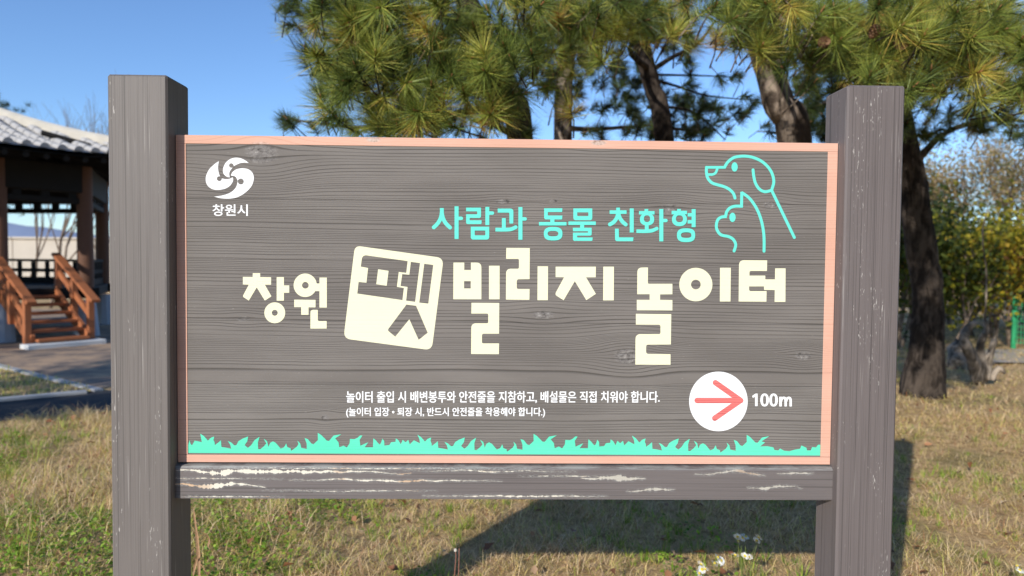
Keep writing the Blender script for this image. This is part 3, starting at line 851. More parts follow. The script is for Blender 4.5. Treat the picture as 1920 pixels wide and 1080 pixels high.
# round tiles: half cylinders running down the slope
tm = MB(); rt = 0.072; lt = 0.30; ns = 7
for x_ in (0, 1):
    for k in range(ns):
        th = math.pi * k / (ns - 1)
        r_ = rt * (1.0 if x_ == 0 else 0.86)
        tm.v.append((x_ * lt, r_ * math.cos(th), r_ * math.sin(th))); tm.t.append(.5)
for k in range(ns - 1): tm.f.append((k, k + ns, k + ns + 1, k + 1)); tm.mi.append(0)
tm.f.append(tuple(range(ns))); tm.mi.append(0)
tile_me = tm.mesh('tile', SHINGLE)
count = 0
rest = MB()
order = [0, 5, 1, 4, 2, 3]
for i in order:
    nrm_, tg = side(i)
    nc = 15
    for c in range(nc):
        off = (c - (nc - 1) / 2) * 0.235
        for rrow in range(12):
            dist = rrow * 0.262
            u = dist / 3.083
            half = 1.78 * (1 - u) + 0.02
            if abs(off) > half or u > .92: break
            v = off / (1.78 * (1 - u)); p0 = roofp(i, u, v, 0.015)
            u2 = u + 0.262 / 3.083; v2 = off / max(1.78 * (1 - u2), 0.1)
            p1 = roofp(i, u2, max(-1, min(1, v2)), 0.012)
            d = (p1 - p0).normalized(); sd = ZV.cross(d).normalized(); upv = d.cross(sd)
            jit = random.uniform(-.006, .006)
            Mx = Matrix(((d.x, sd.x, upv.x, p0.x), (d.y, sd.y, upv.y, p0.y), (d.z, sd.z, upv.z, p0.z + jit), (0, 0, 0, 1)))
            if count < 300:
                o = bpy.data.objects.new('tile', tile_me); COL.objects.link(o); o.parent = pav
                o.matrix_parent_inverse = mat_world(pav).inverted(); o.matrix_world = Mx
                o.matrix_basis = Mx
                count += 1
            else:
                rest.add([Mx @ Vector(q) for q in tm.v], tm.f)
o = rest.build('far_tiles', SHINGLE, pav); o['kind'] = 'stuff'
for i in range(6):
    mb = MB(); pts = []
    c1 = corner(i, RE)
    for k in range(11):
        u = k / 10.0; p = c1.lerp(CEN, u); z = 2.95 + 0.16 * (1 - u) ** 1.5 + 0.66 * u + 0.42 * u * u
        pts.append(Vector((p.x, p.y, z + 0.075)))
    d = (CEN - c1).normalized(); sd = Vector((-d.y, d.x, 0))
    for p in pts: 
        for (a, h) in ((-.10, -.09), (-.10, .04), (-.05, .085), (.05, .085), (.10, .04), (.10, -.09)):
            mb.v.append(tuple(p + sd * a + ZV * h)); mb.t.append(.5)
    for k in range(10):
        for j in range(6): mb.f.append((k*6 + j, k*6 + (j+1) % 6, (k+1)*6 + (j+1) % 6, (k+1)*6 + j)); mb.mi.append(0)
    mb.f.append(tuple(range(6))); mb.mi.append(0)
    mb.build('roof_ridge', RIDGEM, pav, fixn=True)
mb = MB(); mb.tube([CEN + ZV * 3.95, CEN + ZV * 4.2, CEN + ZV * 4.3, CEN + ZV * 4.5], [0.26, 0.2, 0.12, 0.05], 12); mb.build('finial', RIDGEM, pav)
# stair with treads, stringers and rails
def bar(mbx, a, b, wd, ht):
    a = Vector(a); b = Vector(b); d = b - a; L = d.length; d.normalize(); s_ = d.cross(ZV)
    if s_.length < 0.01: s_ = T.copy()
    s_.normalize(); u_ = s_.cross(d)
    Mx = Matrix(((d.x, s_.x, u_.x, a.x), (d.y, s_.y, u_.y, a.y), (d.z, s_.z, u_.z, a.z), (0, 0, 0, 1)))
    mbx.bevbox((0, -wd / 2, -ht / 2), (L, wd / 2, ht / 2), min(wd, ht) * .1, Mx)
stair = MB(); 
for sx in (-0.38, 0.38):
    bar(stair, PL(sx, 0.05, 0.74), PL(sx, 1.20, 0.10), 0.06, 0.18)
stair_o = stair.build('stair_stringers', ORANGEW, pav, fixn=True)
for k in range(6):
    mb = MB(); z = 0.70 - k * 0.118; q = 0.08 + k * 0.20
    mb.bevbox((-0.35, q, z - 0.02), (0.35, q + 0.25, z + 0.022), 0.005, FR); mb.build('tread', ORANGEW, pav, fixn=True)
for sx in (-0.43, 0.43):
    for q, zb, zt in ((0.02, 0.55, 1.34), (1.16, 0.06, 0.72), (0.6, 0.32, 0.98)):
        mb = MB(); mb.bevbox((sx - .045, q - .045, zb), (sx + .045, q + .045, zt), 0.006, FR); mb.build('stair_post', ORANGEW, pav, fixn=True)
    mb = MB(); bar(mb, PL(sx, -0.06, 1.385), PL(sx, 1.34, 0.66), 0.13, 0.05); mb.build('stair_handrail', ORANGEW, pav, fixn=True)
    mb = MB(); bar(mb, PL(sx, 0.06, 1.08), PL(sx, 1.12, 0.46), 0.05, 0.09); mb.build('stair_rail', ORANGEW, pav, fixn=True)
mb = MB(); mb.bevbox((-0.52, 1.14, -0.05), (0.55, 1.42, 0.07), 0.012, FR); mb.build('stair_footing', plain('white_footing', (0.62, 0.62, 0.60), 0.9, 0.1), pav, fixn=True)

# pale wall beyond the pavilion
wallm = plain('pale_wall', (0.52, 0.46, 0.38), 0.95, 0.12, 1.5)  # pale concrete: one warm base colour with slight random variation
wall = empty('boundary_wall', (-22, 28, 0), 'long pale wall beyond the pavilion seen between its columns', 'wall')
for k in range(12):
    mb = MB(); mb.bevbox((-44 + k * 3.4, 27.8, -0.2), (-44 + k * 3.4 + 3.385, 28.05, 2.12), 0.02); mb.build('wall_panel', wallm, wall, fixn=True)
    mb = MB(); mb.bevbox((-44 + k * 3.4, 27.72, 2.121), (-44 + k * 3.4 + 3.385, 28.13, 2.22), 0.02); mb.build('coping', wallm, wall, fixn=True)

# ================================================================== TREES
def bark(name, c1, c2, sc=14):
    k = NT(name, 0.95, 0.1); o = k.obj()
    a = k.noise(k.scale(o, (1, 1, 0.35)), sc, 5, 0.65, dist=0.6); b = k.noise(o, 3, 3)
    col = k.mix(k.smooth(a, 0.4, 0.62), c1, c2); col = k.mix(k.smooth(b, 0.4, 0.7, 0, 0.4), col, c1)
    k.color(col); k.bump(a, 0.8, 0.025); return k.m
BARKD = bark('dark_pine_bark', (0.026, 0.020, 0.016), (0.10, 0.078, 0.062))
BARKG = bark('grey_pine_bark', (0.07, 0.052, 0.040), (0.34, 0.27, 0.21), 10)
TWIG = bark('bare_twig_bark', (0.12, 0.085, 0.06), (0.30, 0.23, 0.17))
def needle_mat(name, stops):
    k = NT(name, 0.45, 0.4)
    t = k.math('ADD', k.attr('tint'), k.math('MULTIPLY', k.math('SUBTRACT', k.island(), 0.5), 0.16))
    c = k.ramp(t, stops); k.color(c); k.leafy(c, 0.08); return k.m
NEEDLE = needle_mat('pine_needles', [(0.0, (0.018, 0.032, 0.012)), (0.3, (0.085, 0.125, 0.026)), (0.55, (0.27, 0.33, 0.060)), (0.72, (0.56, 0.52, 0.10)), (0.85, (0.55, 0.34, 0.07)), (1.0, (0.36, 0.17, 0.06))])
def tufts(C, D, nn, ln, wd, tint, spread=(0.35, 1.25), droop=0.20, stem=0.07):
    """star-shaped bunches: C centres, D directions; every needle is one thin triangle"""
    N = len(C); T_ = N * nn
    c = np.repeat(C, nn, 0); d = np.repeat(D, nn, 0)
    r = rng.normal(size=(T_, 3)); r = nrm(r - (r * d).sum(1, keepdims=True) * d)
    pos = rng.random(T_)                                     # along the shoot
    ang = spread[0] + (1 - pos) * (spread[1] - spread[0]) + rng.normal(0, 0.13, T_)
    v = d * np.cos(ang)[:, None] + r * np.sin(ang)[:, None]
    L = (ln if np.isscalar(ln) else np.repeat(ln, nn)) * rng.uniform(0.72, 1.08, T_)
    base = c + d * ((pos - 1.0) * stem)[:, None]
    v = v * L[:, None]; v[:, 2] -= droop * L * (0.4 + ang * .5)
    side_ = nrm(np.cross(v, rng.normal(size=(T_, 3)))) * (wd / 2)
    V = np.stack((base - side_, base + side_, base + v), 1)
    tt = np.repeat(tint, nn) + rng.normal(0, 0.05, T_) + 0.10 * (1 - pos) * (rng.random(T_) < .35) * 2
    return V, np.clip(tt, 0, 1)
def blob_points(blobs, y0, y1, dens, spacing=None):
    """blobs: (px, py, rx, ry, weight) of foliage mass -> world points"""
    pts = []
    for (cx, cy, rx, ry, wgt) in blobs:
        n = max(3, int(math.pi * rx * ry / dens * wgt))
        for _ in range(n):
            a = random.uniform(0, 2 * math.pi); r = math.sqrt(random.random())
            Y = random.uniform(y0, y1)
            p = at(cx + rx * r * math.cos(a), cy + ry * r * math.sin(a), Y); pts.append((p.x, p.y, p.z))
    return np.array(pts)
BUD = plain('pine_buds', (0.42, 0.20, 0.09), 0.7, 0.2, 40)
def pine(name, base, trunk, radii, barkm, masses, label, limbs=(), group='pines standing behind the sign'):
    root = empty(name, base, label, 'pine tree', group)
    mb = MB(); 
    P = [Vector(p) for p in trunk]
    PP = spline3(P, 5); rr = np.interp(np.linspace(0, 1, len(PP)), np.linspace(0, 1, len(radii)), radii)
    mb.tube(PP, list(rr), 14, 0.07); mb.build('trunk', barkm, root, smooth=True)
    for lp, r0, r1 in limbs:
        mb = MB(); L_ = spline3([Vector(p) for p in lp], 4)
        mb.tube(L_, list(np.linspace(r0, r1, len(L_))), 7, 0.08); mb.build('branch', barkm, root, smooth=True)
    Vs = []; Ts = []; tw = MB(); bud = MB()
    for (pts, nn, ln, wd, tlo, thi, gold) in masses:
        if len(pts) == 0: continue
        N = len(pts)
        # shoots point up and outwards, away from the trunk
        tx = np.array([[P[-1].x * .3 + PP[len(PP)//2].x * .7, PP[len(PP)//2].y, 0]])
        out = pts.copy(); out[:, 2] = 0; out = nrm(out - tx * np.array([[1, 1, 0]]))
        D = nrm(out * 0.45 + np.array([[0, -0.50, 0.38]]) + rng.normal(0, 0.42, (N, 3)))
        tint = rng.uniform(tlo, thi, N); gm = rng.random(N) < gold; tint[gm] = rng.uniform(0.70, 0.84, gm.sum())
        V, T_ = tufts(pts, D, nn, ln * rng.uniform(.8, 1.1, N), wd, tint)
        Vs.append(V); Ts.append(T_)
        # twigs back towards the mass, and the bud in the middle of each bunch
        for k in range(N):
            p = Vector(pts[k]); d = Vector(D[k])
            q = p - d * random.uniform(0.12, 0.2) + Vector((random.uniform(-.03, .03), random.uniform(.02, .10), random.uniform(-.04, .03)))
            tw.tube([p, p - d * 0.09, q], [0.003, 0.004, 0.0055], 4, cap=False)
            if nn > 90: bud.tube([p - d * 0.01, p + d * 0.012, p + d * 0.028], [0.0045, 0.005, 0.0012], 5)
    if tw.v: tw.build('twigs', barkm, root)['kind'] = 'stuff'
    if bud.v: bud.build('buds', BUD, root)['kind'] = 'stuff'
    V = np.concatenate(Vs); Tt = np.concatenate(Ts)
    o = link('crown', tri_mesh('crown', V, NEEDLE, Tt), root, True)
    return root
def spline3(P, n=5):
    out = []
    P = [Vector(p) for p in P]
    for i in range(len(P) - 1):
        p0 = P[max(i - 1, 0)]; p1 = P[i]; p2 = P[i + 1]; p3 = P[min(i + 2, len(P) - 1)]
        for k in range(n):
            t = k / n
            out.append(0.5 * ((2 * p1) + (p2 - p0) * t + (2 * p0 - 5 * p1 + 4 * p2 - p3) * t * t + (-p0 + 3 * p1 - 3 * p2 + p3) * t ** 3))
    out.append(P[-1]); return out
def above(xr, yr, zr, n):
    return np.stack((rng.uniform(*xr, n), rng.uniform(*yr, n), rng.uniform(*zr, n)), -1)
def M(pts, nn=120, ln=0.17, wd=0.0034, tlo=0.28, thi=0.62, gold=0.03): return (pts, nn, ln, wd, tlo, thi, gold)

# 1: leftmost pine, its bright mass fills the upper left of the view
t1 = [at(985, 262, 3.9) + Vector((0.1, 0.2, -2.2)), at(975, 262, 3.9), at(955, 180, 3.9), at(900, 60, 3.8), at(820, -150, 3.6), at(800, -420, 3.5)]
t1[0].z = -0.1
near1 = np.concatenate((
    blob_points([(640, 60, 75, 75, 1), (760, 60, 110, 90, 1), (880, 90, 90, 80, .9), (700, 150, 80, 60, 1), (640, 190, 40, 35, .7), (860, 190, 110, 50, .9), (760, 215, 70, 35, .9), (720, 245, 60, 18, .8), (940, 150, 55, 70, .9), (985, 40, 50, 70, .8)], 1.6, 3.0, 360),
    blob_points([(680, -90, 130, 90, .6), (850, -90, 120, 90, .6)], 1.6, 3.0, 1300)))
mid1 = blob_points([(570, 30, 55, 45, 1), (590, 110, 30, 60, 1), (615, 160, 25, 60, 1), (560, 232, 40, 14, .8), (640, 238, 60, 18, 1), (545, 215, 14, 20, .6), (820, 120, 150, 110, .7), (900, 235, 120, 25, .6)], 3.2, 4.4, 700)
up1 = above((-1.8, 0.4), (1.6, 4.6), (3.2, 5.2), 260)
pine('pine_tree', (t1[0].x, t1[0].y, 0), t1, [.15, .105, .10, .10, .07, .04], BARKD,
     [M(near1, 120, .195, .0034, .14, .64, .06), M(mid1, 110, .15, .0045, .0, .30, .0), M(up1, 60, .17, .006)],  # inner mass: crown shade painted in as a darker needle tint
     'leftmost pine with the broad bright needle mass over the centre left of the sign',
     [([at(975, 262, 3.9), at(930, 236, 3.3), at(890, 226, 2.8)], .035, .015), ([at(940, 140, 3.9), at(880, 100, 3.2), at(760, 90, 2.4), at(660, 60, 2.0)], .05, .012),
      ([at(955, 190, 3.9), at(850, 215, 3.3), at(700, 240, 3.8), at(550, 225, 4.0)], .035, .008), ([at(930, 110, 3.9), at(800, 20, 3.4), at(620, 30, 3.6)], .045, .012),
      ([at(890, 40, 3.8), at(960, 66, 3.0), at(1010, 130, 2.6)], .03, .01)])
# 2: straight trunk in the middle
t2 = [at(1058, 262, 4.6), at(1056, 262, 4.6), at(1058, 150, 4.6), at(1068, 40, 4.5), at(1075, -200, 4.4), at(1080, -420, 4.4)]
t2[0] = Vector((t2[1].x, t2[1].y, -0.1))
near2 = np.concatenate((blob_points([(1040, 60, 60, 55, 1), (1030, 130, 45, 40, .8), (1140, 50, 80, 50, 1), (1110, 100, 26, 26, .8), (1060, 190, 22, 16, .6), (1200, 40, 60, 45, 1), (1100, 20, 90, 40, 1)], 2.2, 3.4, 360),
                        blob_points([(1100, -90, 140, 90, .6)], 2.2, 3.6, 2200)))
mid2 = blob_points([(1110, 140, 70, 45, 1.6), (1180, 150, 50, 40, 1.4), (1090, 205, 60, 14, .8), (1180, 200, 50, 20, 1.0), (1150, 245, 100, 14, 1.6), (1020, 110, 40, 60, .8), (1010, 150, 30, 20, 1)], 4.4, 6.2, 600)
up2 = above((0.2, 2.0), (2.2, 5.4), (3.6, 5.4), 220)
gold = blob_points([(1100, 80, 22, 22, .6)], 2.5, 2.7, 500)
pine('pine_tree', (t2[0].x, t2[0].y, 0), t2, [.14, .085, .08, .075, .06, .03], BARKG,
     [M(near2, 120, .195, .0034, .14, .64, .06), M(mid2, 110, .16, .006, 0, .16, 0), M(up2, 60, .17, .006), (gold, 150, .15, .0026, .80, .86, 0)],  # middle tufts tinted very dark to stand in for shade between the trunks
     'pine with a straight grey trunk rising behind the middle of the sign',
     [([at(1056, 170, 4.6), at(1020, 158, 4.4), at(1000, 160, 4.2)], .03, .012), ([at(1058, 240, 4.6), at(1120, 242, 4.9), at(1240, 233, 5.4)], .03, .012),
      ([at(1060, 120, 4.6), at(1100, 60, 3.6), at(1180, 30, 2.8)], .04, .012), ([at(1064, 90, 4.6), at(1020, 60, 3.6), at(1010, 40, 2.8)], .03, .012)])
# 3: dark leaning trunk
t3 = [at(1245, 262, 4.4), at(1245, 262, 4.4), at(1222, 160, 4.4), at(1196, 50, 4.3), at(1170, -150, 4.1), at(1160, -400, 4.0)]
t3[0] = Vector((t3[1].x + .25, t3[1].y + .1, -0.1))
near3 = np.concatenate((blob_points([(1260, 30, 60, 40, 1), (1300, 60, 45, 30, .7)], 2.4, 3.6, 360), blob_points([(1260, -80, 110, 80, .6)], 2.4, 3.8, 2200)))
mid3 = blob_points([(1215, 190, 40, 50, 1.2), (1290, 215, 45, 40, 1.8), (1320, 170, 40, 30, .9), (1260, 80, 45, 28, 1.1), (1300, 110, 30, 30, .7), (1375, 150, 26, 12, .5), (1350, 215, 50, 24, 1.0), (1330, 250, 60, 12, 1.4), (1405, 205, 26, 28, 1.1), (1240, 240, 60, 16, 1.4)], 4.3, 6.5, 420)
pine('pine_tree', (t3[0].x, t3[0].y, 0), t3, [.13, .085, .075, .07, .05, .03], BARKD,
     [M(near3, 120, .19, .0034, .14, .64, .06), M(mid3, 110, .15, .006, 0, .16, 0), M(above((1.6, 2.8), (2.4, 5.6), (3.6, 5.2), 150), 60, .17, .006)],  # middle layer gets the darkest tints, imitating needles in shade
     'dark pine trunk leaning left behind the sign, with thin bare side branches',
     [([at(1225, 130, 4.4), at(1265, 105, 4.5), at(1310, 80, 4.6), at(1340, 40, 4.6)], .025, .010), ([at(1240, 240, 4.4), at(1290, 243, 4.8), at(1330, 244, 5.2)], .02, .006),
      ([at(1230, 150, 4.4), at(1280, 165, 4.9), at(1330, 180, 5.2), at(1420, 188, 5.6)], .016, .005), ([at(1228, 140, 4.4), at(1320, 142, 5.2), at(1385, 145, 5.8)], .012, .004),
      ([at(1236, 200, 4.4), at(1300, 210, 5.0), at(1360, 262, 5.4)], .016, .006), ([at(1218, 130, 4.4), at(1180, 90, 3.8), at(1240, 30, 3.0)], .03, .01)])
# 4: thick pale-barked leaning trunk
t4 = [at(1492, 262, 4.0), at(1490, 268, 4.0), at(1462, 200, 4.0), at(1435, 110, 4.0), at(1405, 10, 3.9), at(1380, -200, 3.8), at(1380, -400, 3.8)]
t4[0] = Vector((t4[1].x + .3, t4[1].y + .05, -0.1))
near4 = np.concatenate((blob_points([(1400, 40, 50, 50, .9), (1350, 78, 32, 20, .5), (1470, 50, 60, 60, 1), (1450, 100, 50, 30, .8), (1530, 120, 28, 40, .9), (1560, 50, 60, 55, 1), (1380, 5, 60, 30, .9)], 1.8, 3.0, 360),
                        blob_points([(1450, -90, 150, 90, .6)], 1.8, 3.4, 2200)))
mid4 = blob_points([(1545, 190, 45, 75, 2.2), (1505, 190, 26, 50, 1.0), (1450, 235, 30, 20, .5), (1560, 90, 60, 60, .5)], 4.2, 5.6, 420)
pine('pine_tree', (t4[0].x, t4[0].y, 0), t4, [.19, .13, .12, .11, .09, .06, .03], BARKG,
     [M(near4, 120, .195, .0034, .14, .64, .05), M(mid4, 110, .16, .006, 0, .18, 0), M(above((2.2, 4.0), (2.0, 5.4), (3.4, 5.4), 240), 60, .17, .006)],  # inner needles coloured dark as if shaded by the crown above
     'pine with a thick flaky trunk leaning left just left of the right post',
     [([at(1440, 120, 4.0), at(1480, 80, 3.2), at(1530, 60, 2.4)], .035, .012), ([at(1420, 70, 4.0), at(1370, 60, 3.2), at(1340, 70, 2.6)], .03, .01),
      ([at(1412, 40, 3.9), at(1440, 20, 3.0), at(1470, 40, 2.3)], .03, .01)])
# 5: the big right-hand pine whose dark trunk stands right of the sign
b5 = gnd(1725, 738)
def at5(px, py, dy=0.0): return at(px, py, b5.y + dy)
t5 = [at5(1728, 735), at5(1738, 640), at5(1738, 540), at5(1722, 430), at5(1708, 330), at5(1688, 240), at5(1660, 100), at5(1640, -100), at5(1640, -400)]
t5[0].z = -0.12
near5 = np.concatenate((blob_points([(1620, 60, 70, 60, 1), (1700, 40, 70, 60, 1), (1790, 40, 80, 60, 1), (1880, 60, 60, 60, 1), (1900, 130, 40, 50, .9), (1800, 110, 60, 50, .9), (1720, 110, 50, 40, .8), (1620, 120, 40, 30, .8), (1650, 140, 40, 25, .8), (1730, 170, 34, 26, .9), (1870, 180, 60, 30, .9), (1965, 100, 60, 110, .6)], 1.6, 3.2, 360),
                        blob_points([(1750, -90, 260, 90, .6)], 1.6, 3.4, 2300)))
mid5 = blob_points([(1730, 215, 36, 45, .9), (1800, 190, 60, 35, .8), (1870, 235, 60, 24, .9), (1930, 240, 60, 30, .9), (1770, 245, 20, 26, .5), (1600, 140, 60, 60, .9), (1680, 130, 60, 60, .9), (1800, 90, 110, 70, .6), (1830, 225, 40, 22, 1), (1650, 200, 60, 70, 1.2), (1720, 150, 60, 40, 1), (1590, 90, 70, 60, 1)], 3.6, 5.0, 420)
pine('pine_tree', (b5.x, b5.y, 0), t5, [.24, .155, .145, .14, .135, .13, .12, .08, .04], BARKD,
     [M(near5, 120, .195, .0034, .14, .64, .10), M(mid5, 110, .16, .0045, .0, .42, .06), M(above((3.4, 6.2), (2.0, 7.5), (3.6, 6.2), 460), 60, .17, .006)],  # tint of the inner mass starts lower: shade behind bright tufts put into colour
     'large dark pine trunk curving up just right of the right post',
     [([at5(1705, 320), at5(1730, 290, -.1), at5(1775, 248, -.2), at5(1850, 225, -.3), at5(1930, 228, -.4)], .045, .014),
      ([at5(1660, 100), at(1740, 80, 4.2), at(1790, 110, 3.4), at(1850, 60, 2.6)], .09, .02), ([at(1700, 30, 3.4), at(1725, 70, 3.0), at(1760, 115, 2.8), at(1800, 130, 2.6)], .045, .03),
      ([at5(1665, 130), at(1620, 110, 3.6), at(1600, 60, 2.6)], .04, .012)])
# cones hanging in the right crown
CONE = plain('brown_cone', (0.20, 0.105, 0.055), 0.8, 0.4, 60)
def cone_mesh():
    mb = MB()
    for r_ in range(7):
        z = r_ * 0.008; rad = 0.021 * math.sin(math.pi * (r_ + 1.2) / 8.6)
        for k in range(8):
            a = 2 * math.pi * (k + .5 * (r_ % 2)) / 8
            c, s_ = math.cos(a), math.sin(a); t_ = Vector((-s_, c, 0)); o_ = Vector((c, s_, 0))
            p = o_ * rad * .35 + ZV * z; q = o_ * (rad + .004) + ZV * (z + .006)
            mb.add([p - t_ * .003, q - t_ * .006, q + ZV * .004, q + t_ * .006, p + t_ * .003], [(0, 1, 3, 4), (1, 2, 3)])
    return mb.mesh('pine_cone', CONE)
cme = cone_mesh()
t5root = [o for o in scene.objects if o.name.startswith('pine_tree')][-1]
for (px, py, Y) in ((1538, 82, 1.9), (1632, 72, 1.8), (1681, 78, 1.9), (660, 52, 1.9), (668, 78, 1.9)):
    roots = [o for o in scene.objects if o.name.startswith('pine_tree')]
    rt_ = roots[0] if px < 900 else roots[-1]
    o = bpy.data.objects.new('pine_cone', cme); COL.objects.link(o); o.parent = rt_
    o.location = at(px, py, Y) - rt_.location; o.rotation_euler = (random.uniform(0, 3), random.uniform(0, 3), random.random()); o.scale = (1.25,) * 3

# ---- bare and autumn trees
def leaf_mat(name, stops, tr=0.3):
    k = NT(name, 0.55, 0.3); t = k.math('ADD', k.attr('tint'), k.math('MULTIPLY', k.math('SUBTRACT', k.island(), .5), .3))
    c = k.ramp(t, stops); k.color(c); k.leafy(c, tr); return k.m
LEAF = leaf_mat('turning_leaves', [(0, (0.035, 0.055, 0.015)), (.35, (0.12, 0.15, 0.02)), (.6, (0.38, 0.34, 0.03)), (.8, (0.55, 0.38, 0.03)), (1, (0.30, 0.15, 0.06))])
BROWNLEAF = leaf_mat('brown_leaves', [(0, (0.07, 0.09, 0.03)), (.35, (0.19, 0.17, 0.055)), (.6, (0.36, 0.24, 0.11)), (.85, (0.45, 0.30, 0.15)), (1, (0.50, 0.40, 0.10))])
def leaves(C, size, tint, flat=0.0):
    N = len(C); a = nrm(rng.normal(size=(N, 3))); b = nrm(np.cross(a, rng.normal(size=(N, 3))))
    s = (size * rng.uniform(.6, 1.3, N))[:, None]
    return np.stack((C - a * s, C - b * s * .55, C + a * s, C + b * s * .55), 1), tint
def grow(mb, p, d, L, r, depth, spread, tips, up=0.15, segs=3):
    pts = [p]; q = p.copy(); dd = d.copy()
    for _ in range(segs):
        dd = (dd + Vector((random.uniform(-1, 1), random.uniform(-1, 1), random.uniform(-.6, 1))) * .16 + ZV * up * .3).normalized()
        q = q + dd * L / segs; pts.append(q.copy())
    mb.tube(pts, list(np.linspace(r, r * .6, len(pts))), 6 if r > .03 else 4, 0.05, cap=False)
    tips.extend(tuple(x) for x in pts[1:])
    if depth <= 0: return
    for k in range(random.choice((2, 3, 3))):
        nd = (dd + Vector((random.uniform(-1, 1), random.uniform(-1, 1), random.uniform(-.4, .9))) * spread).normalized()
        s_ = pts[-1] if k < 2 else pts[-2]
        grow(mb, Vector(s_), nd, L * random.uniform(.6, .85), r * .6, depth - 1, spread, tips, up, segs)
def tree(name, x, y, H, r, depth, label, barkm, group, leafm=None, nleaf=0, lsize=.05, trng=(0, 1), spread=.75, stems=1, sigma=.22, cat='tree', zmin=0.3):
    root = empty(name, (x, y, 0), label, cat, group)
    tips = []; mb = MB()
    for s_ in range(stems):
        d = Vector((random.uniform(-.3, .3), random.uniform(-.3, .3), 1)).normalized() if stems == 1 else Vector((math.cos(s_ * 2.4) * .35, math.sin(s_ * 2.4) * .35, 1)).normalized()
        grow(mb, Vector((x + (stems > 1) * math.cos(s_ * 2.4) * .12, y + (stems > 1) * math.sin(s_ * 2.4) * .12, -.1)), d, H * .36, r, depth, spread, tips)
    mb.build('trunk', barkm, root)
    if leafm:
        tp = np.array(tips); tp = tp[tp[:, 2] > zmin]
        c = tp[rng.integers(0, len(tp), nleaf)] + rng.normal(0, sigma, (nleaf, 3))
        ph = np.sin(c[:, 0] * 2.1 + x) * np.cos(c[:, 2] * 2.7 + y) * .2
        tint = np.clip(rng.uniform(*trng, nleaf) + ph, 0, 1)
        V, tint = leaves(c, lsize, tint)
        link('crown', tri_mesh('crown', V, leafm, tint, nv=4), root, True)
    return root
G1 = 'bare trees beyond the pavilion'
for (px, Y, H, lab) in ((60, 19, 4.5, 'slim bare tree left of centre between the pavilion columns'), (92, 17, 5.5, 'bare tree with dark forked trunk between the pavilion columns'), (118, 20, 5.0, 'pale bare tree just left of the brown column'),
                        (105, 26, 6.6, 'tall bare tree whose twigs rise above the pavilion roof'), (52, 26, 5.8, 'faint bare tree rising above the roof ridge at the left'), (195, 20, 4.5, 'bare tree between the pavilion column and the left post'), (25, 22, 4.4, 'bare tree next to the left pavilion column')):
    p = at(px, 480, Y); tree('bare_tree', p.x, p.y, H, .05, 5, lab, TWIG, G1, spread=.5)
G2 = 'autumn trees and shrubs at the right'
for (px, Y, H, r, lab, lm, nl, ls, tr, st, sg) in (
    (1775, 9.5, 1.75, .035, 'green and yellow leaved shrub right behind the big pine trunk', LEAF, 3200, .05, (.1, .7), 3, .22),
    (1845, 11.0, 2.1, .04, 'thin shrub with scattered yellow leaves right of the big pine', LEAF, 4200, .05, (.3, .8), 3, .25),
    (1915, 9.5, 2.0, .04, 'bright yellow leaved young tree at the right edge', LEAF, 3600, .05, (.5, .85), 2, .22),
    (1770, 15, 4.3, .08, 'olive brown tree behind the yellow shrubs, next to the big pine', BROWNLEAF, 12000, .034, (.0, 1), 2, .26),
    (1835, 17, 4.4, .08, 'brown leaved tree behind the shrubs at the right', BROWNLEAF, 8000, .034, (.1, 1), 2, .26),
    (1900, 19, 5.2, .09, 'sparse reddish brown tree at the far right edge', BROWNLEAF, 4500, .042, (.3, 1), 1, .25),
    (1990, 14, 4.0, .08, 'brown thicket tree beyond the right frame edge', BROWNLEAF, 4000, .05, (.3, .9), 1, .4),
    (1672, 9.5, 1.9, .05, 'dark green shrub left of the big pine trunk, behind the right post', LEAF, 4500, .05, (0, .25), 3, .3),
    (1700, 13, 2.6, .05, 'dark green shrub mostly hidden behind the right post', LEAF, 4000, .05, (0, .3), 2, .3),
    (1885, 13, 1.7, .05, 'dark green shrub behind the pruned stump', LEAF, 4500, .05, (0, .3), 2, .3),
    (1800, 12.5, 2.0, .05, 'olive green shrub low between pine trunk and stump', LEAF, 5500, .05, (.0, .4), 2, .3),
    (1975, 12.5, 2.0, .05, 'dark green shrub behind the green mesh fence', LEAF, 6000, .05, (0, .3), 2, .3)):
    p = at(px, 600, Y); tree('autumn_tree' if H > 3 else 'shrub', p.x, p.y, H, r, 4, lab, TWIG, G2, lm, nl, ls, tr, .8, st, sg, cat='tree' if H > 3 else 'shrub', zmin=.15)
# evergreen tip at the far left
p = at(-12, 300, 17); root = empty('evergreen_tree', (p.x, p.y, 0), 'dark evergreen top peeking over the roof at the left edge', 'tree')
mb = MB(); mb.tube([(p.x, p.y, -.1), (p.x, p.y, 6.0)], [.14, .03], 8); mb.build('trunk', BARKD, root)
C = np.array([(p.x + random.gauss(0, .28), p.y + random.gauss(0, .28), random.uniform(2.5, 5.7)) for _ in range(160)])
V, Tt = tufts(C, nrm(rng.normal(size=C.shape) + np.array([[0, 0, .8]])), 50, .22, .008, rng.uniform(0, .25, len(C)))
link('crown', tri_mesh('crown', V, NEEDLE, Tt), root)
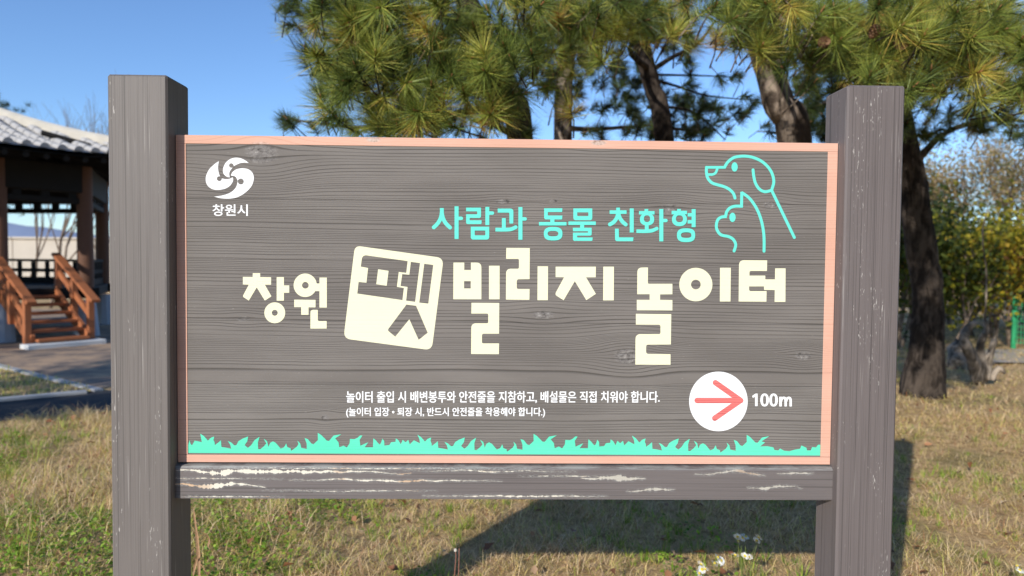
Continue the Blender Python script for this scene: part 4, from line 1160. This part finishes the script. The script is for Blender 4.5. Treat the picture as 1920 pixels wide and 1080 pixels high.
# pruned multi-stem trunk with rope-like props
PALEB = bark('pale_trunk_bark', (0.10, 0.08, 0.06), (0.40, 0.33, 0.26), 8)
sb = gnd(1845, 722)
root = empty('pruned_tree', (sb.x, sb.y, 0), 'stubby pruned tree with twisted pale trunks right of the big pine', 'tree')
for pts, r0, r1 in (([(1835, 715), (1822, 670), (1808, 640), (1812, 618), (1828, 605)], .10, .05), ([(1842, 715), (1838, 665), (1840, 640), (1850, 618), (1846, 600)], .075, .035), ([(1850, 712), (1858, 660), (1868, 620), (1864, 590)], .055, .03), ([(1858, 712), (1872, 690), (1884, 700)], .05, .03), ([(1846, 610), (1850, 520), (1842, 440), (1852, 390)], .016, .007), ([(1838, 690), (1852, 665), (1862, 655)], .03, .02)):
    mb = MB(); P_ = [at(a, b, sb.y + random.uniform(-.05, .05)) for a, b in pts]; P_ = spline3(P_, 4)
    mb.tube(P_, list(np.linspace(r0 * .75, r1 * .6, len(P_))), 9, .10); mb.build('stem', PALEB, root, smooth=True)
for a, b in (((1760, 712), (1778, 650)), ):
    s2 = gnd(*a); root2 = empty('tree_stump', (s2.x, s2.y + 1, 0), 'low pale stump between the big pine and the pruned tree', 'stump')
    mb = MB(); mb.tube([at(1790, 710, s2.y + 1), at(1795, 680, s2.y + 1), at(1790, 655, s2.y + 1.1), at(1800, 640, s2.y + 1.1)], [.17, .12, .10, .07], 10, .15); mb.build('stem', PALEB, root2, smooth=True)
# green mesh fence at the right edge
GREEN = plain('green_fence_paint', (0.03, 0.30, 0.12), 0.5, 0.1, 5)
fb = gnd(1900, 652)
root = empty('mesh_fence', (fb.x, fb.y, 0), 'green wire mesh fence at the right edge beyond the path', 'fence')
for k in range(3):
    x = fb.x + k * 1.6; mb = MB(); mb.tube([(x, fb.y, -.1), (x, fb.y, 0.85)], .035, 8); mb.build('fence_post', GREEN, root)
    if k < 2:
        mb = MB()
        for j in range(27): mb.tube([(x + .06 + j * .057, fb.y, .06), (x + .06 + j * .057, fb.y, .80)], .006, 4)
        for j in range(9): mb.tube([(x, fb.y, .08 + j * .088), (x + 1.6, fb.y, .08 + j * .088)], .006, 4)
        mb.build('mesh_panel', GREEN, root)

# ================================================================== LAWN COVER
def inpoly_mask(x, y):
    """where lawn grows: right of the asphalt line"""
    # asphalt near edge: through g1 and g0
    ax, ay = g1.x, g1.y; dx_, dy_ = (g0 - g1).x, (g0 - g1).y
    side_ = (x - ax) * dy_ - (y - ay) * dx_          # sign tells near / far side of the line
    ref = (0 - ax) * dy_ - (1.0 - ay) * dx_
    near = side_ * ref > 0
    return near | (x > -3.0)
GRASSM = NT('lawn_blades', 0.6, 0.25)
t_ = GRASSM.math('ADD', GRASSM.attr('tint'), GRASSM.math('MULTIPLY', GRASSM.math('SUBTRACT', GRASSM.island(), .5), .22))
c_ = GRASSM.ramp(t_, [(0, (0.10, 0.19, 0.015)), (.25, (0.30, 0.43, 0.045)), (.45, (0.62, 0.58, 0.13)), (.65, (0.84, 0.62, 0.27)), (.85, (0.88, 0.68, 0.44)), (1, (0.50, 0.21, 0.09))])
GRASSM.color(c_); GRASSM.leafy(c_, .3); GRASSM = GRASSM.m
def vnoise(x, y, s):
    return (np.sin(x * s * 1.3 + 1.7 * np.sin(y * s * .9)) * np.cos(y * s * 1.1 + 1.3 * np.sin(x * s * .7 + 2)) + .5 * np.sin(x * s * 2.9 + y * s * 2.1)) / 1.5
def green(x, y):
    g = 0.5 * vnoise(x, y, 1.5) + .35 * vnoise(x + 5, y - 3, 4.1)
    g = g + np.clip((-x + .2) * .25, -.35, .05) - np.clip((y - 3.0) * .22, -0.2, .9) 
    return g
def blades(n, xr, yr, hr, wd, flat=0.0, bias=0.0, power=1.0):
    y = yr[0] + (yr[1] - yr[0]) * rng.random(n) ** power
    half = 1.0
    x = rng.uniform(xr[0], xr[1], n) if xr else (rng.uniform(-1, 1, n) * (0.82 * (y + 1.8) + 0.3))
    k = inpoly_mask(x, y); x, y = x[k], y[k]; n = len(x)
    g = green(x, y)
    z = hgt(x, y)
    h = rng.uniform(*hr, n)
    az = rng.uniform(0, 2 * np.pi, n)
    lean = np.clip(rng.normal(.55 + flat, .28, n), 0.05, 1.45)
    d = np.stack((np.cos(az), np.sin(az), np.zeros(n)), -1)
    s_ = np.stack((-np.sin(az), np.cos(az), np.zeros(n)), -1) * (wd * .5)
    # turn blade faces to random directions
    b = np.stack((x, y, z - .004), -1)
    m1 = b + d * (h * .5 * np.sin(lean * .6))[:, None] + np.array([0, 0, 1.]) * (h * .55 * np.cos(lean * .6))[:, None]
    t1_ = m1 + d * (h * .5 * np.sin(lean * 1.3))[:, None] + np.array([0, 0, 1.]) * (h * .5 * np.cos(lean * 1.3))[:, None]
    V = np.stack((b - s_, b + s_, m1 + s_ * .8, t1_, m1 - s_ * .8), 1)
    isg = rng.random(n) < np.clip(.42 + g * .75 + bias, .03, .95)
    tint = np.where(isg, rng.uniform(.05, .42, n), rng.uniform(.5, .9, n))
    tint = np.where(rng.random(n) < .03, .97, tint)
    return V, tint
def shape(x, y, h, az, lean, wd, curl=1.3):
    n = len(x); z = hgt(x, y)
    d = np.stack((np.cos(az), np.sin(az), np.zeros(n)), -1)
    tw = az + np.pi / 2 + rng.normal(0, .5, n)
    s_ = np.stack((np.cos(tw), np.sin(tw), np.zeros(n)), -1) * (wd * .5)
    b = np.stack((x, y, z - .003), -1)
    up = np.array([0, 0, 1.])
    m1 = b + d * (h * .5 * np.sin(lean * .7))[:, None] + up * (h * .5 * np.cos(lean * .7))[:, None]
    l2 = np.minimum(lean * curl, 1.75)
    t1_ = m1 + d * (h * .5 * np.sin(l2))[:, None] + up * (h * .5 * np.cos(l2))[:, None]
    return np.stack((b - s_, b + s_, m1 + s_ * .8, t1_, m1 - s_ * .8), 1)
def field(n, yr, power=1.0, xr=None):
    y = yr[0] + (yr[1] - yr[0]) * rng.random(n) ** power
    x = rng.uniform(xr[0], xr[1], n) if xr else (rng.uniform(-1, 1, n) * (0.82 * (y + 1.8) + 0.3))
    k = inpoly_mask(x, y); return x[k], y[k]
def straw(n, yr, hr, wd, xr=None, lean=(1.15, .22), thr=None):
    """matted dry stems lying every which way"""
    x, y = field(n, yr, 1, xr); pn = vnoise(x * 1.7 + 3, y * 1.7, 2.2)
    k = rng.random(len(x)) < .65 + .5 * pn; x, y, pn = x[k], y[k], pn[k]; n = len(x)
    V = shape(x, y, rng.uniform(*hr, n) * (1 + .4 * pn), rng.uniform(0, 6.283, n), np.clip(rng.normal(*lean, n), .1, 1.5), wd)
    t = np.clip(rng.normal(.72, .11, n) + .06 * pn, .45, .92); t = np.where(rng.random(n) < .05, .99, t); t = np.where(rng.random(n) < .12, rng.uniform(.3, .5, n), t)
    return V, t
def clumps(n, m, yr, hr, wd, rad, bias=0.0, xr=None):
    """green tussocks: m blades leaning out of each of n roots"""
    cx, cy = field(n, yr, 1, xr); g = green(cx, cy)
    k = rng.random(len(cx)) < np.clip(.22 + g * .9 + bias, .02, 1); cx, cy, g = cx[k], cy[k], g[k]
    sz = rng.uniform(.6, 1.5, len(cx)); N = len(cx)
    az = rng.uniform(0, 6.283, N * m); r = np.abs(rng.normal(0, rad, N * m)) * np.repeat(sz, m)
    x = np.repeat(cx, m) + np.cos(az) * r; y = np.repeat(cy, m) + np.sin(az) * r
    h = rng.uniform(*hr, N * m) * np.repeat(sz, m); lean = np.clip(.25 + r / rad * .45 + rng.normal(0, .2, N * m), .05, 1.4)
    base = np.repeat(rng.uniform(.10, .38, N), m)
    t = np.clip(base + rng.normal(0, .06, N * m), .02, .5)
    return shape(x, y, h, az, lean, wd), t
Vs = []; Ts = []
for a in (straw(95000, (.55, 4.2), (.035, .11), .0024), straw(50000, (3.6, 8.5), (.04, .12), .0045), straw(26000, (7.5, 14), (.05, .14), .009),
          clumps(6500, 16, (.55, 4.2), (.025, .065), .0028, .018), clumps(2600, 14, (3.6, 8.5), (.03, .07), .005, .03, -.05), clumps(900, 12, (7.5, 13), (.04, .08), .01, .05, -.05),
          straw(24000, (1.0, 4.5), (.08, .20), .0032, (-4.3, -.9), (1.1, .25)), clumps(420, 18, (1.0, 4.3), (.06, .14), .0034, .035, .0, (-4.3, -.9)),
          straw(2500, (.7, 3), (.06, .14), .0026, (-.9, 2.2), (1.0, .3))):
    Vs.append(a[0]); Ts.append(a[1])
u_ = rng.random((16000, 2)); u_ = np.where(u_.sum(1, keepdims=True) > 1, 1 - u_, u_)
A0 = np.array([apex.x, apex.y]); A1 = np.array([far0.x, far0.y]); A2 = np.array([far2.x, far2.y])
P_ = A0 + u_[:, :1] * (A1 - A0) + u_[:, 1:] * (A2 - A0)
V_ = shape(P_[:, 0], P_[:, 1], rng.uniform(.03, .09, 16000), rng.uniform(0, 6.28, 16000), rng.uniform(.3, 1.4, 16000), .007)
Vs.append(V_ + np.array([0, 0, .014])); Ts.append(np.clip(rng.normal(.55, .18, 16000), 0, .95))
V = np.concatenate(Vs); Tt = np.concatenate(Ts)
gme = tri_mesh('grass', V, GRASSM, Tt, nv=5, faces=[(0, 1, 2, 4), (4, 2, 3)])
tag(link('grass', gme), 'mixed green and straw coloured grass covering the lawn around the sign', 'grass', kind='stuff')
# low broad-leaved weeds in green patches
CLOV = leaf_mat('weed_leaves', [(0, (0.04, 0.09, 0.012)), (.5, (0.20, 0.34, 0.03)), (.85, (0.40, 0.52, 0.07)), (1, (0.25, .10, .05))], .35)
n = 46000
y = rng.uniform(.6, 4.5, n); x = rng.uniform(-1, 1, n) * (0.82 * (y + 1.8) + .3)
g = green(x, y) + np.where((x < -.9) & (y < 1.6 - (x + .9) * .1), .55, 0)
k = (g > .30) & inpoly_mask(x, y) & (rng.random(n) < np.clip((g - .2) * 1.8, 0, 1))
x, y = x[k], y[k]; n = len(x)
C = np.stack((x, y, hgt(x, y) + rng.uniform(.015, .075, n)), -1)
a = nrm(rng.normal(size=(n, 3)) * np.array([[1, 1, .35]])); up_ = nrm(rng.normal(0, .5, (n, 3)) + np.array([[0, -.3, 1]])); b = nrm(np.cross(up_, a))
s_ = rng.uniform(.006, .014, n)[:, None]
V = np.stack((C - a * s_, C - a * s_ * .2 - b * s_ * .62, C + a * s_, C - a * s_ * .2 + b * s_ * .62), 1)
tag(link('weeds', tri_mesh('weeds', V, CLOV, np.clip(rng.normal(.5, .22, n), 0, 1), nv=4)), 'low bright green broad-leaved weeds in patches of the lawn', 'weeds', kind='stuff')
# fallen leaves: curled little shells
FALL = leaf_mat('fallen_leaves', [(0, (0.16, 0.07, 0.035)), (.5, (0.33, 0.15, 0.07)), (.8, (0.45, 0.24, 0.12)), (1, (0.55, .42, .28))], .15)
n = 520; y = rng.uniform(.7, 7.5, n) ; x = rng.uniform(-1, 1, n) * (0.82 * (y + 1.8)); k = inpoly_mask(x, y); x, y = x[k], y[k]; n = len(x)
C = np.stack((x, y, hgt(x, y) + rng.uniform(.03, .06, n)), -1)
a = nrm(rng.normal(size=(n, 3)) * np.array([[1, 1, .3]])); up_ = nrm(rng.normal(0, .35, (n, 3)) + np.array([[0, 0, 1]])); b = nrm(np.cross(up_, a)); s_ = rng.uniform(.016, .034, n)[:, None]
V = np.stack((C - a * s_, C - a * s_ * .3 - b * s_ * .6 + up_ * s_ * .35, C + a * s_, C - a * s_ * .3 + b * s_ * .6 + up_ * s_ * .35, C - a * s_ * .1), 1)
tag(link('fallen_leaves', tri_mesh('fallen_leaves', V, FALL, rng.random(n), nv=5, faces=[(0, 1, 4), (1, 2, 4), (2, 3, 4), (3, 0, 4)])), 'curled red-brown fallen leaves scattered over the lawn', 'fallen leaves', kind='stuff')

# daisies: each plant a thing with stem and flower heads
PETAL = plain('daisy_petals', (0.86, 0.86, 0.84), 0.7, 0.04, 30, bump=0); DISC = plain('daisy_disc', (0.72, 0.55, 0.05), 0.8, 0.15, 60, bump=0)
STEM = plain('daisy_stem', (0.16, 0.20, 0.05), 0.7, 0.2, 30, bump=0)
def head_mesh(closed=False):
    mb = MB(); n = 26
    if not closed:
        for k in range(n):
            a = 2 * math.pi * k / n; c, s__ = math.cos(a), math.sin(a); t_ = Vector((-s__, c, 0)); o_ = Vector((c, s__, 0)); dz = random.uniform(-.0012, .0012)
            mb.add([o_ * .003 - t_ * .0004, o_ * .0085 - t_ * .0009 + ZV * dz, o_ * .0095 + ZV * dz, o_ * .0085 + t_ * .0009 + ZV * dz, o_ * .003 + t_ * .0004], [(0, 1, 2, 3, 4)])
    mb.cur = 1
    mb.tube([(0, 0, -.002), (0, 0, .001), (0, 0, .0026)], [.0025, .0036, .0018], 10)
    return mb.mesh('flower_head', [PETAL, DISC])
hm = head_mesh()
def daisy(px, py, Y, heads, label):
    g_ = at(px, 1090, Y); root = empty('daisy', (g_.x, g_.y, 0), label, 'flower', 'small white daisies in the grass below the right of the sign')
    base = Vector((g_.x, g_.y, 0.0))
    for (hx, hy, dy) in heads:
        p = at(hx, hy, Y + dy)
        mb = MB(); mid = base.lerp(p, .6) + Vector((random.uniform(-.01, .01), 0, .01))
        mb.tube([base, mid, p - Vector((0, -.003, .004))], [.0012, .001, .0008], 5); mb.build('stem', STEM, root)
        o = bpy.data.objects.new('flower_head', hm); COL.objects.link(o); o.parent = root
        o.location = p - Vector(root.location); o.scale = (1.8,) * 3
        o.rotation_euler = (R(random.uniform(25, 75)), R(random.uniform(-25, 25)), random.random() * 3)
daisy(1392, 1060, 1.02, [(1383, 1006, 0), (1392, 1008, .01), (1384, 1014, -.01), (1398, 1006, .01)], 'tallest daisy cluster against the dark shadow')
daisy(1405, 1060, 1.0, [(1423, 1007, 0), (1419, 1013, .01)], 'daisy leaning right beside the tallest cluster')
daisy(1390, 1075, .92, [(1379, 1040, 0), (1397, 1042, 0), (1404, 1044, .01)], 'three low daisies at the edge of the shadow')
daisy(1348, 1080, .90, [(1346, 1045, 0), (1352, 1051, .01), (1340, 1056, 0), (1349, 1056, .01)], 'dense daisy cluster left of the tallest one')
daisy(1314, 1085, .86, [(1316, 1068, 0), (1311, 1075, .0), (1315, 1057, .03), (1322, 1066, .0)], 'daisy cluster lowest and furthest left')
daisy(1909, 1085, .9, [(1907, 1060, 0), (1912, 1069, 0)], 'white daisies at the lower right corner')
daisy(1872, 1000, 4.6, [(1868, 767, 0)], 'single white flower far back on the right lawn')

# dried plant curling beside the left post and a seed stalk in the shadow edge
DRY = plain('dried_leaf', (0.38, 0.23, 0.13), 0.8, 0.3, 60)
def strip_leaf(mb, pts, wds):
    P_ = spline3([Vector(p) for p in pts], 4); W_ = np.interp(np.linspace(0, 1, len(P_)), np.linspace(0, 1, len(wds)), wds)
    vs = []
    for p, w_ in zip(P_, W_): w_ = w_ * random.uniform(.35, .65); vs += [p + Vector((-w_, 0, w_ * .3)), p + Vector((0, w_ * .5, 0)), p + Vector((w_, 0, w_ * .3))]
    fs = []
    for k in range(len(P_) - 1):
        a = k * 3; fs += [(a, a + 1, a + 4, a + 3), (a + 1, a + 2, a + 5, a + 4)]
    mb.add(vs, fs)
root = empty('dried_weed', at(372, 1120, .75), 'dried tan weed with curled leaves right beside the left post', 'dried plant')
for pts, wds in (([(374, 1110), (372, 1040), (366, 980), (362, 950)], (.006, .011, .008, .002)), ([(373, 1000), (385, 1002), (392, 1012), (390, 1026), (398, 1030)], (.006, .008, .006, .002)),
                 ([(372, 1040), (366, 1060), (362, 1080)], (.008, .010, .004)), ([(362, 1046), (374, 1056), (384, 1070), (392, 1085)], (.002, .004, .004, .002)), ([(372, 985), (364, 975), (361, 968)], (.005, .006, .002))):
    mb = MB(); strip_leaf(mb, [at(a, b, .75 + random.uniform(-.02, .02)) for a, b in pts], wds); mb.build('leaf', DRY, root)
root = empty('seed_stalk', at(852, 1130, .80), 'reddish dead stalk with a pale seed head below the beam', 'dried plant')
RS = plain('reddish_stalk', (0.36, 0.15, 0.10), 0.7, 0.2, 40)
for pts in ([(853, 1130), (852, 1080), (855, 1044), (854, 1032)], [(859, 1130), (860, 1070), (861, 1028)]):
    mb = MB(); mb.tube([at(a, b, .80) for a, b in pts], .0013, 5); mb.build('stem', RS, root)
mb = MB(); c = at(854, 1032, .8); mb.tube([c - ZV * .006, c - ZV * .002, c + ZV * .004, c + ZV * .007], [.002, .006, .006, .002], 8); mb.build('seed_head', plain('pale_seed', (.6, .55, .48), .9, .2, 50), root)

# unseen trees: left pair shades the path, the rest added to block sky light
G3 = 'park trees around the spot the photo was taken from'
BIGLEAF = leaf_mat('unseen_tree_leaves', [(0, (0.03, 0.05, 0.015)), (.5, (0.07, 0.10, 0.02)), (1, (0.16, 0.14, 0.04))])
for (x, y, H, nl, ls, sg, lab) in ((-9.2, -2.2, 5.2, 2000, .10, .30, 'park tree left of the lawn that shades the asphalt path'), (-12.6, 0.4, 5.0, 1000, .10, .3, 'park tree further left beyond the asphalt path'),
                              (3.5, -7.5, 6.5, 9000, .14, .5, 'unseen tree added behind the viewpoint, slightly right, to block sky light'), (8.5, -6.0, 6.5, 9000, .14, .5, 'unseen tree added behind the viewpoint, far right, to block sky light'),
                              (-13.5, -9.0, 6.5, 8000, .14, .5, 'unseen tree added behind the viewpoint, far left, to block sky light'), (0.5, -10.5, 6.5, 9000, .14, .5, 'unseen tree added behind the viewpoint, near the middle, to block sky light'),
                              (7.0, -1.5, 6.5, 9000, .14, .5, 'unseen tree added right of the viewpoint, nearest, to block sky light'), (9.5, 3.0, 6.5, 9000, .14, .5, 'unseen tree added right of the lawn outside the frame to block sky light')):
    tree('unseen_park_tree', x, y, H, .13, 4, lab, TWIG, G3, BIGLEAF, nl, ls, (0, 1), .75, 1, sg, zmin=1.2 if nl > 5000 else 2.0)
